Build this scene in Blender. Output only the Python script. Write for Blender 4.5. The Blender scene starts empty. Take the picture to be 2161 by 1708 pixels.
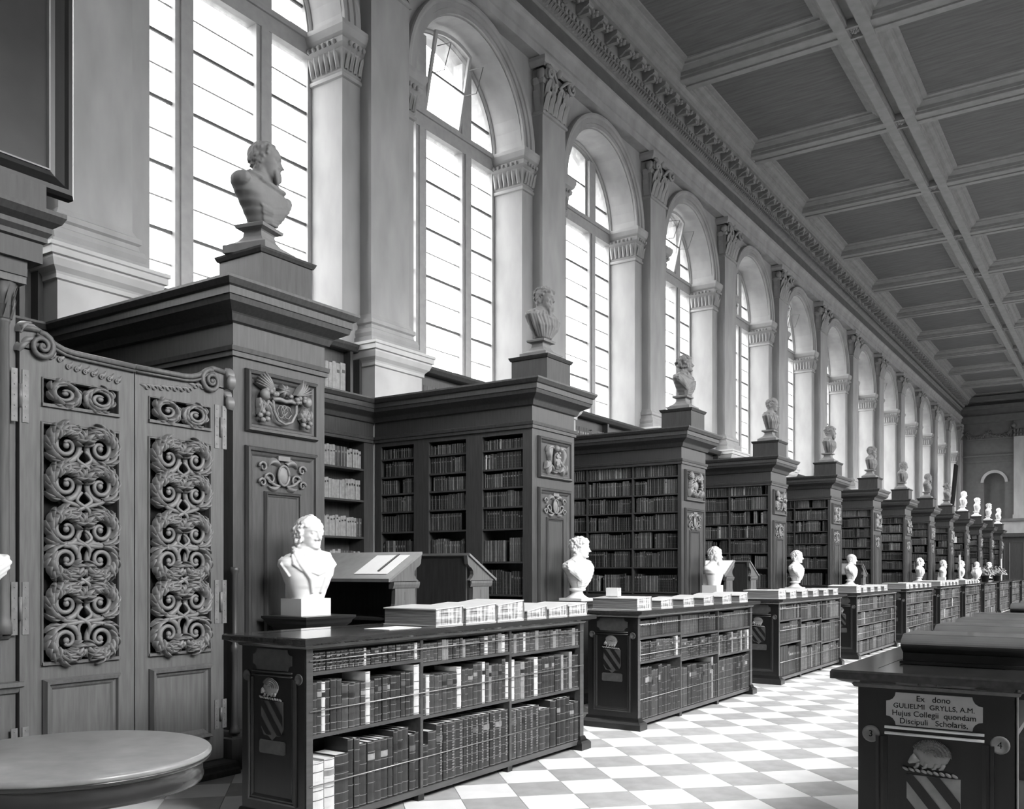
import bpy, bmesh, math, random
from mathutils import Vector, Matrix, noise as mnoise
PI = math.pi
sc = bpy.context.scene
COL = sc.collection
R = random.Random(7)

# ------------------------------------------------------------------ camera, sky, exposure
H = 1.53                                   # eye height
YAW = math.radians(33.748)                 # the hall runs this far to the right of the optical axis
cam = bpy.data.objects.new('camera', bpy.data.cameras.new('camera'))
COL.objects.link(cam)
cam.location = (0, 0, H)
cam.rotation_euler = (PI/2, 0, YAW)
cam.data.sensor_fit = 'HORIZONTAL'
cam.data.sensor_width = 36.0
cam.data.lens = 36.0*1945/2161
cam.data.shift_y = (1205-854)/2161
cam.data.clip_start = 0.05
cam.data.clip_end = 500
sc.camera = cam

world = bpy.data.worlds.new('overcast_sky')
sc.world = world
world.use_nodes = True
wn, wl = world.node_tree.nodes, world.node_tree.links
wn.clear()
w_tc = wn.new('ShaderNodeTexCoord')
w_sep = wn.new('ShaderNodeSeparateXYZ')
w_map = wn.new('ShaderNodeMapRange')       # overcast sky: the zenith three times as bright as the horizon
w_map.inputs['From Min'].default_value = 0.0
w_map.inputs['From Max'].default_value = 1.0
w_map.inputs['To Min'].default_value = 1/3
w_map.inputs['To Max'].default_value = 1.0
w_up = wn.new('ShaderNodeMath'); w_up.operation = 'GREATER_THAN'; w_up.inputs[1].default_value = -0.01
w_mix = wn.new('ShaderNodeMix'); w_mix.data_type = 'FLOAT'
w_mix.inputs[2].default_value = 0.10       # the courtyard ground
w_bg = wn.new('ShaderNodeBackground')
w_out = wn.new('ShaderNodeOutputWorld')
SKY = 25.0
w_mul = wn.new('ShaderNodeMath'); w_mul.operation = 'MULTIPLY'; w_mul.inputs[1].default_value = SKY
wl.new(w_tc.outputs['Generated'], w_sep.inputs[0])
wl.new(w_sep.outputs['Z'], w_map.inputs['Value'])
wl.new(w_sep.outputs['Z'], w_up.inputs[0])
wl.new(w_up.outputs[0], w_mix.inputs[0])
wl.new(w_map.outputs[0], w_mix.inputs[3])
wl.new(w_mix.outputs[0], w_mul.inputs[0])
wl.new(w_mul.outputs[0], w_bg.inputs['Strength'])
wl.new(w_bg.outputs[0], w_out.inputs['Surface'])
w_bg.inputs['Color'].default_value = (1, 1, 1, 1)

sc.view_settings.view_transform = 'Standard'
sc.view_settings.look = 'None'
sc.view_settings.gamma = 1.0
sc.view_settings.use_curve_mapping = False
sc.view_settings.exposure = 0.12
try:
    sc.cycles.use_denoising = True
    sc.cycles.max_bounces = 10
    sc.cycles.diffuse_bounces = 6
    sc.cycles.glossy_bounces = 3
    sc.cycles.transparent_max_bounces = 12
    sc.cycles.caustics_reflective = False
    sc.cycles.caustics_refractive = False
    sc.cycles.sample_clamp_indirect = 8.0
except Exception:
    pass

sun = bpy.data.objects.new('hazy_sun', bpy.data.lights.new('hazy_sun', 'SUN'))   # sun behind thin cloud, shining in from the right
COL.objects.link(sun)
sun.data.energy = 7.5
sun.data.angle = math.radians(36)
sun.rotation_euler = Vector((-1.0, 0.30, -0.66)).to_track_quat('-Z', 'Y').to_euler()

BAY = 4.28
def PILY(k): return 0.905 + BAY*k          # centre of pilaster / tall case k
def WINY(k): return 3.045 + BAY*k          # centre of window k
MIDX = -2.37                               # hall axis
SILL, TRAN0, TRAN1, SPR = 4.64, 8.36, 8.66, 8.60

for k in range(0, 14):                     # daylight enters through these openings on both sides
    for side in (-1, 1):
        L = bpy.data.lights.new('window_daylight', 'AREA')
        L.shape = 'RECTANGLE'
        L.size, L.size_y = 5.6, 2.9
        L.energy = 0.0
        L.cycles.is_portal = True
        o = bpy.data.objects.new('window_daylight', L)
        COL.objects.link(o)
        x = -9.30 if side < 0 else 2*MIDX+9.30
        o.location = (x, WINY(k), 7.4)
        o.rotation_euler = (0, side*PI/2, 0)

# ------------------------------------------------------------------ materials
MATS = {}
def mat(name, v, rough=0.6, spec=0.4, nscale=6.0, namt=0.12, stretch=None, bump=0.0, metal=0.0, rnd=0.0, coat=0.0):
    m = bpy.data.materials.new(name)
    m.use_nodes = True
    nt = m.node_tree; n, l = nt.nodes, nt.links
    b = n['Principled BSDF']
    b.inputs['Roughness'].default_value = rough
    b.inputs['Specular IOR Level'].default_value = spec
    b.inputs['Metallic'].default_value = metal
    b.inputs['Coat Weight'].default_value = coat
    b.inputs['Coat Roughness'].default_value = 0.12
    tc = n.new('ShaderNodeTexCoord')
    mp = n.new('ShaderNodeMapping')
    if stretch: mp.inputs['Scale'].default_value = stretch
    nz = n.new('ShaderNodeTexNoise')
    nz.inputs['Scale'].default_value = nscale
    nz.inputs['Detail'].default_value = 4.0
    l.new(tc.outputs['Object'], mp.inputs[0]); l.new(mp.outputs[0], nz.inputs['Vector'])
    mr = n.new('ShaderNodeMapRange')
    mr.inputs['From Min'].default_value = 0.25; mr.inputs['From Max'].default_value = 0.75
    mr.inputs['To Min'].default_value = v*(1-namt); mr.inputs['To Max'].default_value = min(1, v*(1+namt))
    l.new(nz.outputs['Fac'], mr.inputs['Value'])
    last = mr.outputs[0]
    if rnd:
        oi = n.new('ShaderNodeObjectInfo')
        m2 = n.new('ShaderNodeMapRange')
        m2.inputs['To Min'].default_value = 1-rnd; m2.inputs['To Max'].default_value = 1+rnd
        l.new(oi.outputs['Random'], m2.inputs['Value'])
        mu = n.new('ShaderNodeMath'); mu.operation = 'MULTIPLY'
        l.new(last, mu.inputs[0]); l.new(m2.outputs[0], mu.inputs[1]); last = mu.outputs[0]
    cb = n.new('ShaderNodeCombineColor')
    for i in range(3): l.new(last, cb.inputs[i])
    l.new(cb.outputs[0], b.inputs['Base Color'])
    if bump:
        bp = n.new('ShaderNodeBump'); bp.inputs['Strength'].default_value = bump; bp.inputs['Distance'].default_value = 0.01
        l.new(nz.outputs['Fac'], bp.inputs['Height']); l.new(bp.outputs[0], b.inputs['Normal'])
    MATS[name] = m
    return m
VG = (14, 14, 1.2)                          # vertical grain
stone = mat('ashlar_stone', 0.33, 0.8, 0.2, 3.0, 0.16, (1, 1, 0.35), 0.05)
stone_hi = mat('lit_pedestal_stone', 0.52, 0.8, 0.2, 3.0, 0.10)  # pedestals lightened: stronger light low on the wall put into the colour
stone_lo = mat('shaded_frieze_grey_wall', 0.12, 0.85, 0.2, 4.0, 0.12)  # cornice shade put into the frieze colour; also the grey end wall
plaster = mat('grey_ceiling_plaster', 0.23, 0.85, 0.2, 5.0, 0.12)
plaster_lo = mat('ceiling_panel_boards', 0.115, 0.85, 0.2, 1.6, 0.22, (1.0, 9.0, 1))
sash = mat('grey_painted_sash', 0.34, 0.6, 0.3, 8.0, 0.1)
iron = mat('black_iron', 0.10, 0.5, 0.4)
oak = mat('dark_oak', 0.047, 0.42, 0.45, 3.0, 0.30, VG, 0.04)
oak_lo = mat('dark_oak_panel', 0.034, 0.45, 0.4, 3.0, 0.30, VG, 0.04)
gate_oak = mat('carved_gate_oak', 0.098, 0.50, 0.4, 3.0, 0.25, VG, 0.05)
gate_carve = mat('carved_oak_relief', 0.150, 0.45, 0.45, 9.0, 0.22)
back_dark = mat('shade_sheet_dark_board', 0.012, 0.9, 0.1)  # near-black: shade behind the gate openwork as colour; also the leaning board
ebony = mat('ebonised_wood', 0.010, 0.30, 0.5, 3.0, 0.25, VG)
badge_m = mat('enamel_badge', 0.20, 0.5, 0.4, 30, 0.2)
ebony_ln = mat('ebonised_moulding', 0.018, 0.28, 0.5)
case_oak = mat('polished_case_oak', 0.055, 0.33, 0.5, 3.0, 0.3, (14, 1.2, 14))
case_top = mat('glossy_case_top', 0.030, 0.14, 0.6, 3.0, 0.3, (14, 1.2, 14), coat=0.3)
lime = mat('limewood_carving', 0.18, 0.45, 0.4, 14.0, 0.25)
marble = mat('white_marble', 0.74, 0.45, 0.4, 6.0, 0.04)
plaster_bust = mat('backlit_plaster', 0.17, 0.7, 0.3, 10.0, 0.14)  # upper busts: the grey of backlighting is put into the colour
tile_w = mat('white_marble_tile', 0.88, 0.38, 0.4, 5.0, 0.07, rnd=0.04)
tile_g = mat('grey_marble_tile', 0.46, 0.38, 0.4, 7.0, 0.20, rnd=0.08)
joint = mat('tile_joint', 0.30, 0.9, 0.1)
bay_floor = mat('bay_floor_boards', 0.06, 0.6, 0.3, 3.0, 0.3, (1, 14, 14))
steel = mat('worn_steel_hinge', 0.15, 0.4, 0.5, 20, 0.3)
brass = mat('brass_rod', 0.30, 0.35, 0.5, metal=0.7)
slope_oak = mat('worn_slope_oak', 0.17, 0.35, 0.5, 9.0, 0.2)
tabletop = mat('polished_table_top', 0.30, 0.30, 0.6, 9.0, 0.20, coat=0.2)
tablewood = mat('dark_table_wood', 0.035, 0.25, 0.5, 3.0, 0.3, coat=0.2)
plate = mat('engraved_plate', 0.45, 0.45, 0.4, 20, 0.10)
plate_lo = mat('tarnished_plate', 0.065, 0.4, 0.5, 25, 0.25)
plate_edge = mat('bright_moulding', 0.75, 0.3, 0.5)
shield_l = mat('shield_field', 0.24, 0.5, 0.4, 30, 0.12)
shield_d = mat('faded_shield_field', 0.07, 0.5, 0.4, 30, 0.12)
ink = mat('black_ink', 0.01, 0.8, 0.1)
paper = mat('paper', 0.72, 0.8, 0.2, 5, 0.05)
page_d = mat('soiled_page_edges', 0.20, 0.85, 0.1, 5.0, 0.65, (0.6, 0.6, 30), 0.25)
vell_cov = mat('vellum_cover', 0.52, 0.5, 0.4, 8, 0.08)
gilt = mat('gilt_tooling', 0.18, 0.4, 0.5)
leath = [mat('black_calf', 0.014, 0.42, 0.45, 20, 0.3, rnd=0.2), mat('dark_calf', 0.028, 0.42, 0.45, 20, 0.3, rnd=0.2),
         mat('brown_calf', 0.052, 0.45, 0.4, 20, 0.3, rnd=0.2), mat('tan_calf', 0.095, 0.45, 0.4, 20, 0.25, rnd=0.15),
         mat('pale_calf', 0.22, 0.5, 0.4, 20, 0.25, rnd=0.15), mat('white_vellum', 0.52, 0.5, 0.4, 15, 0.12)]
LNAME = ['black leather', 'dark leather', 'brown leather', 'tan leather', 'pale calf', 'white vellum']
paint_m = None

def page_stripe():
    m = mat('striped_page_edges', 0.62, 0.8, 0.2, 6.0, 0.2)
    nt = m.node_tree; n, l = nt.nodes, nt.links
    b = n['Principled BSDF']
    tc = n.new('ShaderNodeTexCoord')
    m1 = n.new('ShaderNodeMapping'); m1.inputs['Scale'].default_value = (3, 34, 4)
    m2 = n.new('ShaderNodeMapping'); m2.inputs['Scale'].default_value = (3, 4, 60)
    w = n.new('ShaderNodeTexNoise'); w.inputs['Scale'].default_value = 1.0; w.inputs['Detail'].default_value = 3.0
    w2 = n.new('ShaderNodeTexNoise'); w2.inputs['Scale'].default_value = 1.0; w2.inputs['Detail'].default_value = 3.0
    ad = n.new('ShaderNodeMath'); ad.operation = 'ADD'
    mr = n.new('ShaderNodeMapRange')
    mr.inputs['From Min'].default_value = 0.78; mr.inputs['From Max'].default_value = 1.15
    mr.inputs['To Min'].default_value = 0.09; mr.inputs['To Max'].default_value = 0.55
    l.new(tc.outputs['Object'], m1.inputs[0]); l.new(tc.outputs['Object'], m2.inputs[0])
    l.new(m1.outputs[0], w.inputs['Vector']); l.new(m2.outputs[0], w2.inputs['Vector'])
    l.new(w.outputs['Fac'], ad.inputs[0]); l.new(w2.outputs['Fac'], ad.inputs[1]); l.new(ad.outputs[0], mr.inputs['Value'])
    cb = n.new('ShaderNodeCombineColor')
    for i in range(3): l.new(mr.outputs[0], cb.inputs[i])
    l.new(cb.outputs[0], b.inputs['Base Color'])
    return m
page_s = page_stripe()

def glass_mat():
    m = bpy.data.materials.new('window_glass'); m.use_nodes = True
    nt = m.node_tree; n, l = nt.nodes, nt.links
    n.clear()
    out = n.new('ShaderNodeOutputMaterial')
    tr = n.new('ShaderNodeBsdfTransparent')
    gl = n.new('ShaderNodeBsdfGlossy'); gl.inputs['Roughness'].default_value = 0.08
    tl = n.new('ShaderNodeBsdfTranslucent'); tl.inputs['Color'].default_value = (.8, .8, .8, 1)
    m1 = n.new('ShaderNodeMixShader'); m2 = n.new('ShaderNodeMixShader')
    nz = n.new('ShaderNodeTexNoise'); nz.inputs['Scale'].default_value = 5.0; nz.inputs['Detail'].default_value = 5
    tc = n.new('ShaderNodeTexCoord'); l.new(tc.outputs['Object'], nz.inputs['Vector'])
    mr = n.new('ShaderNodeMapRange'); mr.inputs['From Min'].default_value = .45; mr.inputs['From Max'].default_value = .8
    mr.inputs['To Min'].default_value = .03; mr.inputs['To Max'].default_value = .2
    l.new(nz.outputs['Fac'], mr.inputs['Value']); l.new(mr.outputs[0], m1.inputs['Fac'])
    tr.inputs['Color'].default_value = (.95, .95, .95, 1)
    l.new(tr.outputs[0], m1.inputs[1]); l.new(tl.outputs[0], m1.inputs[2])
    lw = n.new('ShaderNodeLayerWeight'); lw.inputs['Blend'].default_value = 0.5
    pw = n.new('ShaderNodeMath'); pw.operation = 'POWER'; pw.inputs[1].default_value = 4.0
    ma = n.new('ShaderNodeMath'); ma.operation = 'MULTIPLY_ADD'; ma.inputs[1].default_value = 0.85; ma.inputs[2].default_value = 0.05
    l.new(lw.outputs['Facing'], pw.inputs[0]); l.new(pw.outputs[0], ma.inputs[0]); l.new(ma.outputs[0], m2.inputs['Fac'])
    l.new(m1.outputs[0], m2.inputs[1]); l.new(gl.outputs[0], m2.inputs[2])
    l.new(m2.outputs[0], out.inputs['Surface'])
    return m
glass = glass_mat()

# ------------------------------------------------------------------ mesh builder
class MB:
    def __init__(s): s.v = []; s.f = []; s.mi = []; s.sm = []
    def add(s, vs, fs, mi=0, sm=False):
        b = len(s.v); s.v.extend(vs)
        for f in fs: s.f.append([b+i for i in f]); s.mi.append(mi); s.sm.append(sm)
        return s
    def box(s, x0, x1, y0, y1, z0, z1, mi=0):
        s.add([(x0,y0,z0),(x1,y0,z0),(x1,y1,z0),(x0,y1,z0),(x0,y0,z1),(x1,y0,z1),(x1,y1,z1),(x0,y1,z1)],
              [(0,3,2,1),(4,5,6,7),(0,1,5,4),(1,2,6,5),(2,3,7,6),(3,0,4,7)], mi); return s
    def prism(s, poly, h0, h1, mp, mi=0):
        n = len(poly)
        s.add([mp(a, b, h0) for a, b in poly]+[mp(a, b, h1) for a, b in poly],
              [tuple(reversed(range(n))), tuple(range(n, 2*n))]+[(i, (i+1) % n, n+(i+1) % n, n+i) for i in range(n)], mi); return s
    def sweep(s, path, prof, mp, closed=False, mi=0, caps=True):
        n = len(path); P = [Vector(p) for p in path]; offs = []
        for i in range(n):
            if closed or 0 < i < n-1:
                d0 = (P[i]-P[i-1]).normalized(); d1 = (P[(i+1) % n]-P[i]).normalized()
            elif i == 0: d0 = d1 = (P[1]-P[0]).normalized()
            else: d0 = d1 = (P[i]-P[i-1]).normalized()
            n0 = Vector((d0.y, -d0.x)); n1 = Vector((d1.y, -d1.x))
            m = n0+n1
            k = 2/max(0.2, m.dot(m))
            offs.append(m*k)
        vs = []; m = len(prof)
        for i in range(n):
            for o, h in prof:
                q = P[i]+offs[i]*o
                vs.append(mp(q.x, q.y, h))
        fs = []
        for i in range(n if closed else n-1):
            j = (i+1) % n
            for t in range(m-1):
                fs.append((i*m+t, j*m+t, j*m+t+1, i*m+t+1))
        if caps and not closed:
            fs.append(tuple(range(m))); fs.append(tuple(reversed(range((n-1)*m, n*m))))
        s.add(vs, fs, mi); return s
    def lathe(s, prof, c=(0,0,0), n=24, mi=0, sm=True, a0=0.0, sq=None):
        vs = []; m = len(prof)
        for i in range(n):
            a = a0+2*PI*i/n
            for r, z in prof: vs.append((c[0]+r*math.cos(a), c[1]+r*math.sin(a), c[2]+z))
        fs = []
        for i in range(n):
            j = (i+1) % n
            for t in range(m-1): fs.append((i*m+t, j*m+t, j*m+t+1, i*m+t+1))
        fs.append(tuple(reversed([i*m for i in range(n)]))); fs.append(tuple([i*m+m-1 for i in range(n)]))
        s.add(vs, fs, mi, sm); return s
    def tube(s, pts, rad, n=8, mi=0, sm=True, flat=1.0, up=None):
        P = [Vector(p) for p in pts]; k = len(P)
        if not isinstance(rad, (list, tuple)): rad = [rad]*k
        vs = []; ref = Vector(up) if up else None; prev = None
        for i in range(k):
            d = (P[min(k-1, i+1)]-P[max(0, i-1)])
            d = d.normalized() if d.length > 1e-9 else Vector((0,0,1))
            if ref is not None: u = ref-d*ref.dot(d)
            elif prev is None: u = d.orthogonal()
            else: u = prev-d*prev.dot(d)
            u = u.normalized() if u.length > 1e-6 else d.orthogonal().normalized()
            prev = u; w = d.cross(u)
            for j in range(n):
                a = 2*PI*j/n
                vs.append(tuple(P[i]+u*(math.cos(a)*rad[i]*flat)+w*(math.sin(a)*rad[i])))
        fs = [(i*n+j, i*n+(j+1) % n, (i+1)*n+(j+1) % n, (i+1)*n+j) for i in range(k-1) for j in range(n)]
        fs.append(tuple(reversed(range(n)))); fs.append(tuple(range((k-1)*n, k*n)))
        s.add(vs, fs, mi, sm); return s
    def ell(s, c, r, nu=10, nv=7, rot=None, mi=0, sm=True):
        vs = []
        M = rot if rot is not None else None
        C = Vector(c)
        def pt(x, y, z):
            p = Vector((x*r[0], y*r[1], z*r[2]))
            if M is not None: p = M @ p
            return tuple(C+p)
        vs.append(pt(0,0,-1))
        for i in range(1, nv):
            p = -PI/2+PI*i/nv
            for j in range(nu):
                a = 2*PI*j/nu
                vs.append(pt(math.cos(p)*math.cos(a), math.cos(p)*math.sin(a), math.sin(p)))
        vs.append(pt(0,0,1)); top = len(vs)-1
        fs = []
        for j in range(nu): fs.append((0, 1+(j+1) % nu, 1+j))
        for i in range(nv-2):
            for j in range(nu):
                a = 1+i*nu+j; b = 1+i*nu+(j+1) % nu
                fs.append((a, b, b+nu, a+nu))
        for j in range(nu): fs.append((top, 1+(nv-2)*nu+j, 1+(nv-2)*nu+(j+1) % nu))
        s.add(vs, fs, mi, sm); return s
    def mesh(s, name, mats):
        me = bpy.data.meshes.new(name)
        me.from_pydata(s.v, [], s.f)
        for m in (mats if isinstance(mats, (list, tuple)) else [mats]): me.materials.append(m)
        if s.f:
            me.polygons.foreach_set('material_index', s.mi)
            me.polygons.foreach_set('use_smooth', s.sm)
        me.update()
        return me
def XZ(y0): return lambda a, b, h: (a, y0-h, b)     # a face that looks towards -Y
def YZ(x0): return lambda a, b, h: (x0+h, a, b)     # a face that looks towards +X
XY = lambda a, b, h: (a, b, h)
def rect(a0, a1, b0, b1): return [(a0,b0),(a1,b0),(a1,b1),(a0,b1)]

def obj(name, mb, mats=None, parent=None, loc=None, rz=None):
    me = mb if isinstance(mb, bpy.types.Mesh) else mb.mesh(name, mats)
    o = bpy.data.objects.new(name, me)
    COL.objects.link(o)
    if parent is not None: o.parent = parent
    if loc is not None: o.location = loc
    if rz is not None: o.rotation_euler[2] = rz
    return o
def tag(o, label=None, cat=None, group=None, kind=None):
    if label: o['label'] = label
    if cat: o['category'] = cat
    if group: o['group'] = group
    if kind: o['kind'] = kind
    return o
def thing(name, loc, label, cat, group=None, rz=0.0, kind=None):
    o = bpy.data.objects.new(name, None); COL.objects.link(o)
    o.location = loc; o.rotation_euler[2] = rz
    o.empty_display_size = 0.1
    return tag(o, label, cat, group, kind)
KIDS = {}
def kids(o): return list(o.children)
def copy_tree(o, loc=None, label=None, group=None, parent=None):
    c = o.copy(); COL.objects.link(c)
    if parent is not None: c.parent = parent
    if loc is not None: c.location = loc
    if label: c['label'] = label
    if group: c['group'] = group
    for ch in kids(o): copy_tree(ch, parent=c)
    return c
ORD = ['zeroth','first','second','third','fourth','fifth','sixth','seventh','eighth','ninth','tenth','eleventh','twelfth','thirteenth','fourteenth',
       'fifteenth','sixteenth','seventeenth','eighteenth','nineteenth','twentieth']
def ordw(n):
    if n <= 20: return ORD[n]
    t = {2:'twenty',3:'thirty',4:'forty'}[n//10]
    return t+'-'+ORD[n % 10] if n % 10 else {3:'thirtieth',4:'fortieth'}[n//10]
# ------------------------------------------------------------------ the hall: floor
Y0, Y1 = -1.6, 61.0
XL, XR = -9.42, 2*MIDX+9.42
fl = obj('floor', MB().box(XL, XR, Y0, Y1, -0.2, -0.006), [joint])
tag(fl, 'diagonally laid white and grey marble floor down the middle of the hall', 'floor', kind='structure')
TS = 0.39
tw = MB(); g = 0.0022; hs = TS/2-g
def tile_mesh(mb, a, b, m, z=0.0):
    r2 = math.sqrt(.5)
    q = []
    for da, db in ((-hs,-hs),(hs,-hs),(hs,hs),(-hs,hs)):
        q.append(((a+da+b+db)*r2, (a+da-b-db)*r2, z))
    q += [(x, y, z-0.006) for x, y, z in q]
    mb.add(q, [(3,2,1,0),(0,1,5,4),(1,2,6,5),(2,3,7,6),(3,0,4,7)], m)
t_me = [MB(), MB()]
for i in (0, 1): tile_mesh(t_me[i], 0, 0, 0)
t_me = [t_me[0].mesh('white_tile', [tile_w]), t_me[1].mesh('grey_tile', [tile_g])]
A0, B0 = 2.041, -6.899
r2 = math.sqrt(.5)
cells = []
for ia in range(-60, 140):
    for ib in range(-160, 60):
        a = A0+(ia+.5)*TS; b = B0+(ib+.5)*TS
        x, y = (a+b)*r2, (a-b)*r2
        if -5.9 < x < 1.2 and -1.3 < y < 60.7: cells.append((x, y, a, b, (ia+ib) % 2))
def tile_seen(x, y):
    if -3.95 < x < -0.72 and y > 3.3: return True
    return -5.6 < x < -4.3 and 3.2 < y < 4.4
seen = sorted([c for c in cells if tile_seen(c[0], c[1])], key=lambda c: c[0]**2+c[1]**2)[:300]
keep = set((c[2], c[3]) for c in seen)
rest = MB()
for x, y, a, b, p in cells:
    if (a, b) in keep:
        obj('floor_tile', t_me[p], parent=fl, loc=(x, y, 0))
    else: tile_mesh(rest, a, b, p)
o = obj('far_floor_tiles', rest, [tile_w, tile_g], fl); o['kind'] = 'stuff'
obj('bay_floor', MB().box(XL, -5.9, Y0, Y1, -0.006, 0.0).box(1.2, XR, Y0, Y1, -0.006, 0.0), [bay_floor], fl)

# ------------------------------------------------------------------ window wall
def build_wall(name, sx, label):
    def M(m):                                # mirror the far wall about the hall axis
        if sx > 0: return m
        m.v = [(2*MIDX-x, y, z) for x, y, z in m.v]
        return m
    mb = MB()
    mb.box(-9.42, -9.12, Y0, Y1, 0, SILL)                                   # below the sills
    mb.box(-9.42, -8.5, Y0, Y1, 10.05, 12.2)                                # above the arches
    N = 24
    for k in range(0, 14):                                                 # spandrels round each arch
        yc = WINY(k); r = 1.42; top = 10.05
        vs = []
        for x in (-8.5, -9.42):
            for i in range(N+1):
                a = PI*i/N
                y, z = yc+r*math.cos(a), SPR+r*math.sin(a)
                vs += [(x, y, z), (x, yc+BAY/2*(1-2*i/N), top)]
        fs = []
        m = 2*(N+1)
        for i in range(N):
            fs.append((2*i, 2*i+2, 2*i+3, 2*i+1)); fs.append((m+2*i, m+2*i+2, m+2*i+3, m+2*i+1))
            fs.append((2*i, 2*i+2, m+2*i+2, m+2*i))
        for x0 in (0,):
            pass
        mb.add(vs, fs)
        for s in (-1, 1):                                                  # little triangles beside the springing
            mb.add([(-8.5, yc+s*r, SPR), (-8.5, yc+s*BAY/2, SPR), (-8.5, yc+s*BAY/2, top)], [(0,1,2)])
            mb.add([(-9.42, yc+s*r, SPR), (-9.42, yc+s*BAY/2, SPR), (-9.42, yc+s*BAY/2, top)], [(0,1,2)])
    mb.box(-9.42, -8.5, Y0, 0.4, 0, 10.1)
    mb.box(-9.42, -8.5, PILY(14)-.1, Y1, 0, 10.1)
    root = obj(name, M(mb), [stone]); tag(root, label, 'wall', kind='structure')
    pier = M(MB().box(-9.42, -8.5, -.72, .72, 0, SPR)).mesh('pier', [stone])
    shaft = MB().box(-8.5, -8.3, -.385, .385, 4.88, 9.42)
    p3 = [(-8.5, -.385), (-8.3, -.385), (-8.3, .385), (-8.5, .385)]
    shaft.sweep(p3, [(.11, 4.50), (.11, 4.60), (.085, 4.61), (.10, 4.66), (.085, 4.71), (.05, 4.73), (.04, 4.78), (.065, 4.80), (.065, 4.85), (.03, 4.87), (0, 4.93)], XY)
    shaft.sweep(p3, [(0, 9.33), (.03, 9.34), (.03, 9.38), (0, 9.40)], XY)
    shaft = M(shaft).mesh('pilaster_shaft', [stone])
    cp = MB()                                                              # composite capital
    cp.box(-8.5, -8.29, -.385, .385, 9.40, 10.12)
    for row, (z0, hh, n) in enumerate(((9.41, .30, 5), (9.62, .30, 4))):
        for i in range(n):
            y = -.385+.77*(i+.5)/n; w = .075
            cp.add([(-8.29, y-w, z0), (-8.29, y+w, z0), (-8.235, y-w*.9, z0+hh*.7), (-8.235, y+w*.9, z0+hh*.7), (-8.18, y-w*.5, z0+hh), (-8.18, y+w*.5, z0+hh),
                    (-8.19, y-w*.4, z0+hh*.86), (-8.19, y+w*.4, z0+hh*.86), (-8.265, y, z0+.01), (-8.205, y, z0+hh*.7)],
                   [(0,8,9,2),(8,1,3,9),(2,9,4),(9,5,4),(9,3,5),(4,5,7,6)])
        for s in (-1, 1):
            y = s*.385; w = .06
            cp.add([(-8.45, y, z0), (-8.33, y, z0), (-8.45, y+s*.05, z0+hh*.7), (-8.33, y+s*.05, z0+hh*.7), (-8.43, y+s*.1, z0+hh), (-8.35, y+s*.1, z0+hh)],
                   [(0,1,3,2),(2,3,5,4)])
    cp.sweep(p3, [(.02, 9.86), (.055, 9.90), (.055, 9.93), (.03, 9.97)], XY)
    for s in (-1, 1):                                                      # volutes
        cy, cz = s*.37, 10.0
        pts = [(-8.19+.006*t, cy+s*(.12*(1-t/15))*math.cos(t*.62+1.2), cz+(.12*(1-t/15))*math.sin(t*.62+1.2)) for t in range(14)]
        cp.tube(pts, [.036*(1-t/24) for t in range(14)], 6)
        cp.ell((-8.20, cy, cz), (.04, .085, .085), 8, 5)
        cp.ell((-8.14, cy, cz), (.03, .03, .03), 6, 4)
        cp.ell((-8.30, s*.44, cz), (.09, .04, .09), 8, 5)
        cp.tube([(-8.21, s*.03, 9.90), (-8.19, s*.12, 9.99), (-8.18, s*.24, 10.09), (-8.18, s*.36, 10.12)], [.02, .028, .034, .036], 6)
        for q in range(3): cp.ell((-8.23, s*(.10+.09*q), 9.86+.02*q), (.05, .04, .07), 6, 4)
    cp.ell((-8.21, 0, 10.15), (.07, .075, .075), 8, 5)
    cp.sweep(p3, [(.06, 10.12), (.11, 10.15), (.13, 10.20), (.13, 10.26), (-.1, 10.26)], XY)
    cp = M(cp).mesh('composite_capital', [stone])
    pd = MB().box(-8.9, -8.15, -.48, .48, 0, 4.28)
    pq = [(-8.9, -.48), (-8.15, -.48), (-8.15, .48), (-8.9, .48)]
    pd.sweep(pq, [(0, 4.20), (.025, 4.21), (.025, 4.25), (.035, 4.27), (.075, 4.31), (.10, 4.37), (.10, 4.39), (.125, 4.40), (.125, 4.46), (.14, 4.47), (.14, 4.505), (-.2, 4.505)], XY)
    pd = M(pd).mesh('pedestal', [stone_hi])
    im = MB()
    for s in (-1, 1):                                                      # impost caps on both reveals of a pier
        pth = [(-9.1, s*.72), (-8.5, s*.72), (-8.5, s*.385)]
        if s > 0: pth = pth[::-1]
        im.sweep(pth, [(0, 7.96), (.03, 7.97), (.035, 7.995), (.03, 8.02), (0, 8.03), (.02, 8.06), (.05, 8.30), (.045, 8.33), (.09, 8.37), (.10, 8.42), (.085, 8.45),
                       (.12, 8.48), (.15, 8.56), (.15, 8.62), (0, 8.62)], XY)
        for i in range(6):                                                 # leaves under the abacus
            x = -9.05+.55*(i+.5)/6
            im.add([(x-.035, s*.75, 8.07), (x+.035, s*.75, 8.07), (x-.035, s*.80, 8.24), (x+.035, s*.80, 8.24), (x, s*.83, 8.30), (x, s*.785, 8.07)],
                   [(0,5,4,2),(5,1,3,4)])
            im.ell((x, s*.83, 8.39), (.028, .03, .035), 6, 4)
        for i in range(4):
            y = s*(.39+.33*(i+.5)/4)
            im.add([(-8.47, y-.03, 8.07), (-8.47, y+.03, 8.07), (-8.42, y-.03, 8.24), (-8.42, y+.03, 8.24), (-8.39, y, 8.30), (-8.435, y, 8.07)],
                   [(0,5,4,2),(5,1,3,4)])
            im.ell((-8.39, y, 8.39), (.03, .028, .035), 6, 4)
    im = M(im).mesh('impost_capital', [stone])
    ar = MB()                                                              # archivolt on the face and a bead round the glazing
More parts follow.
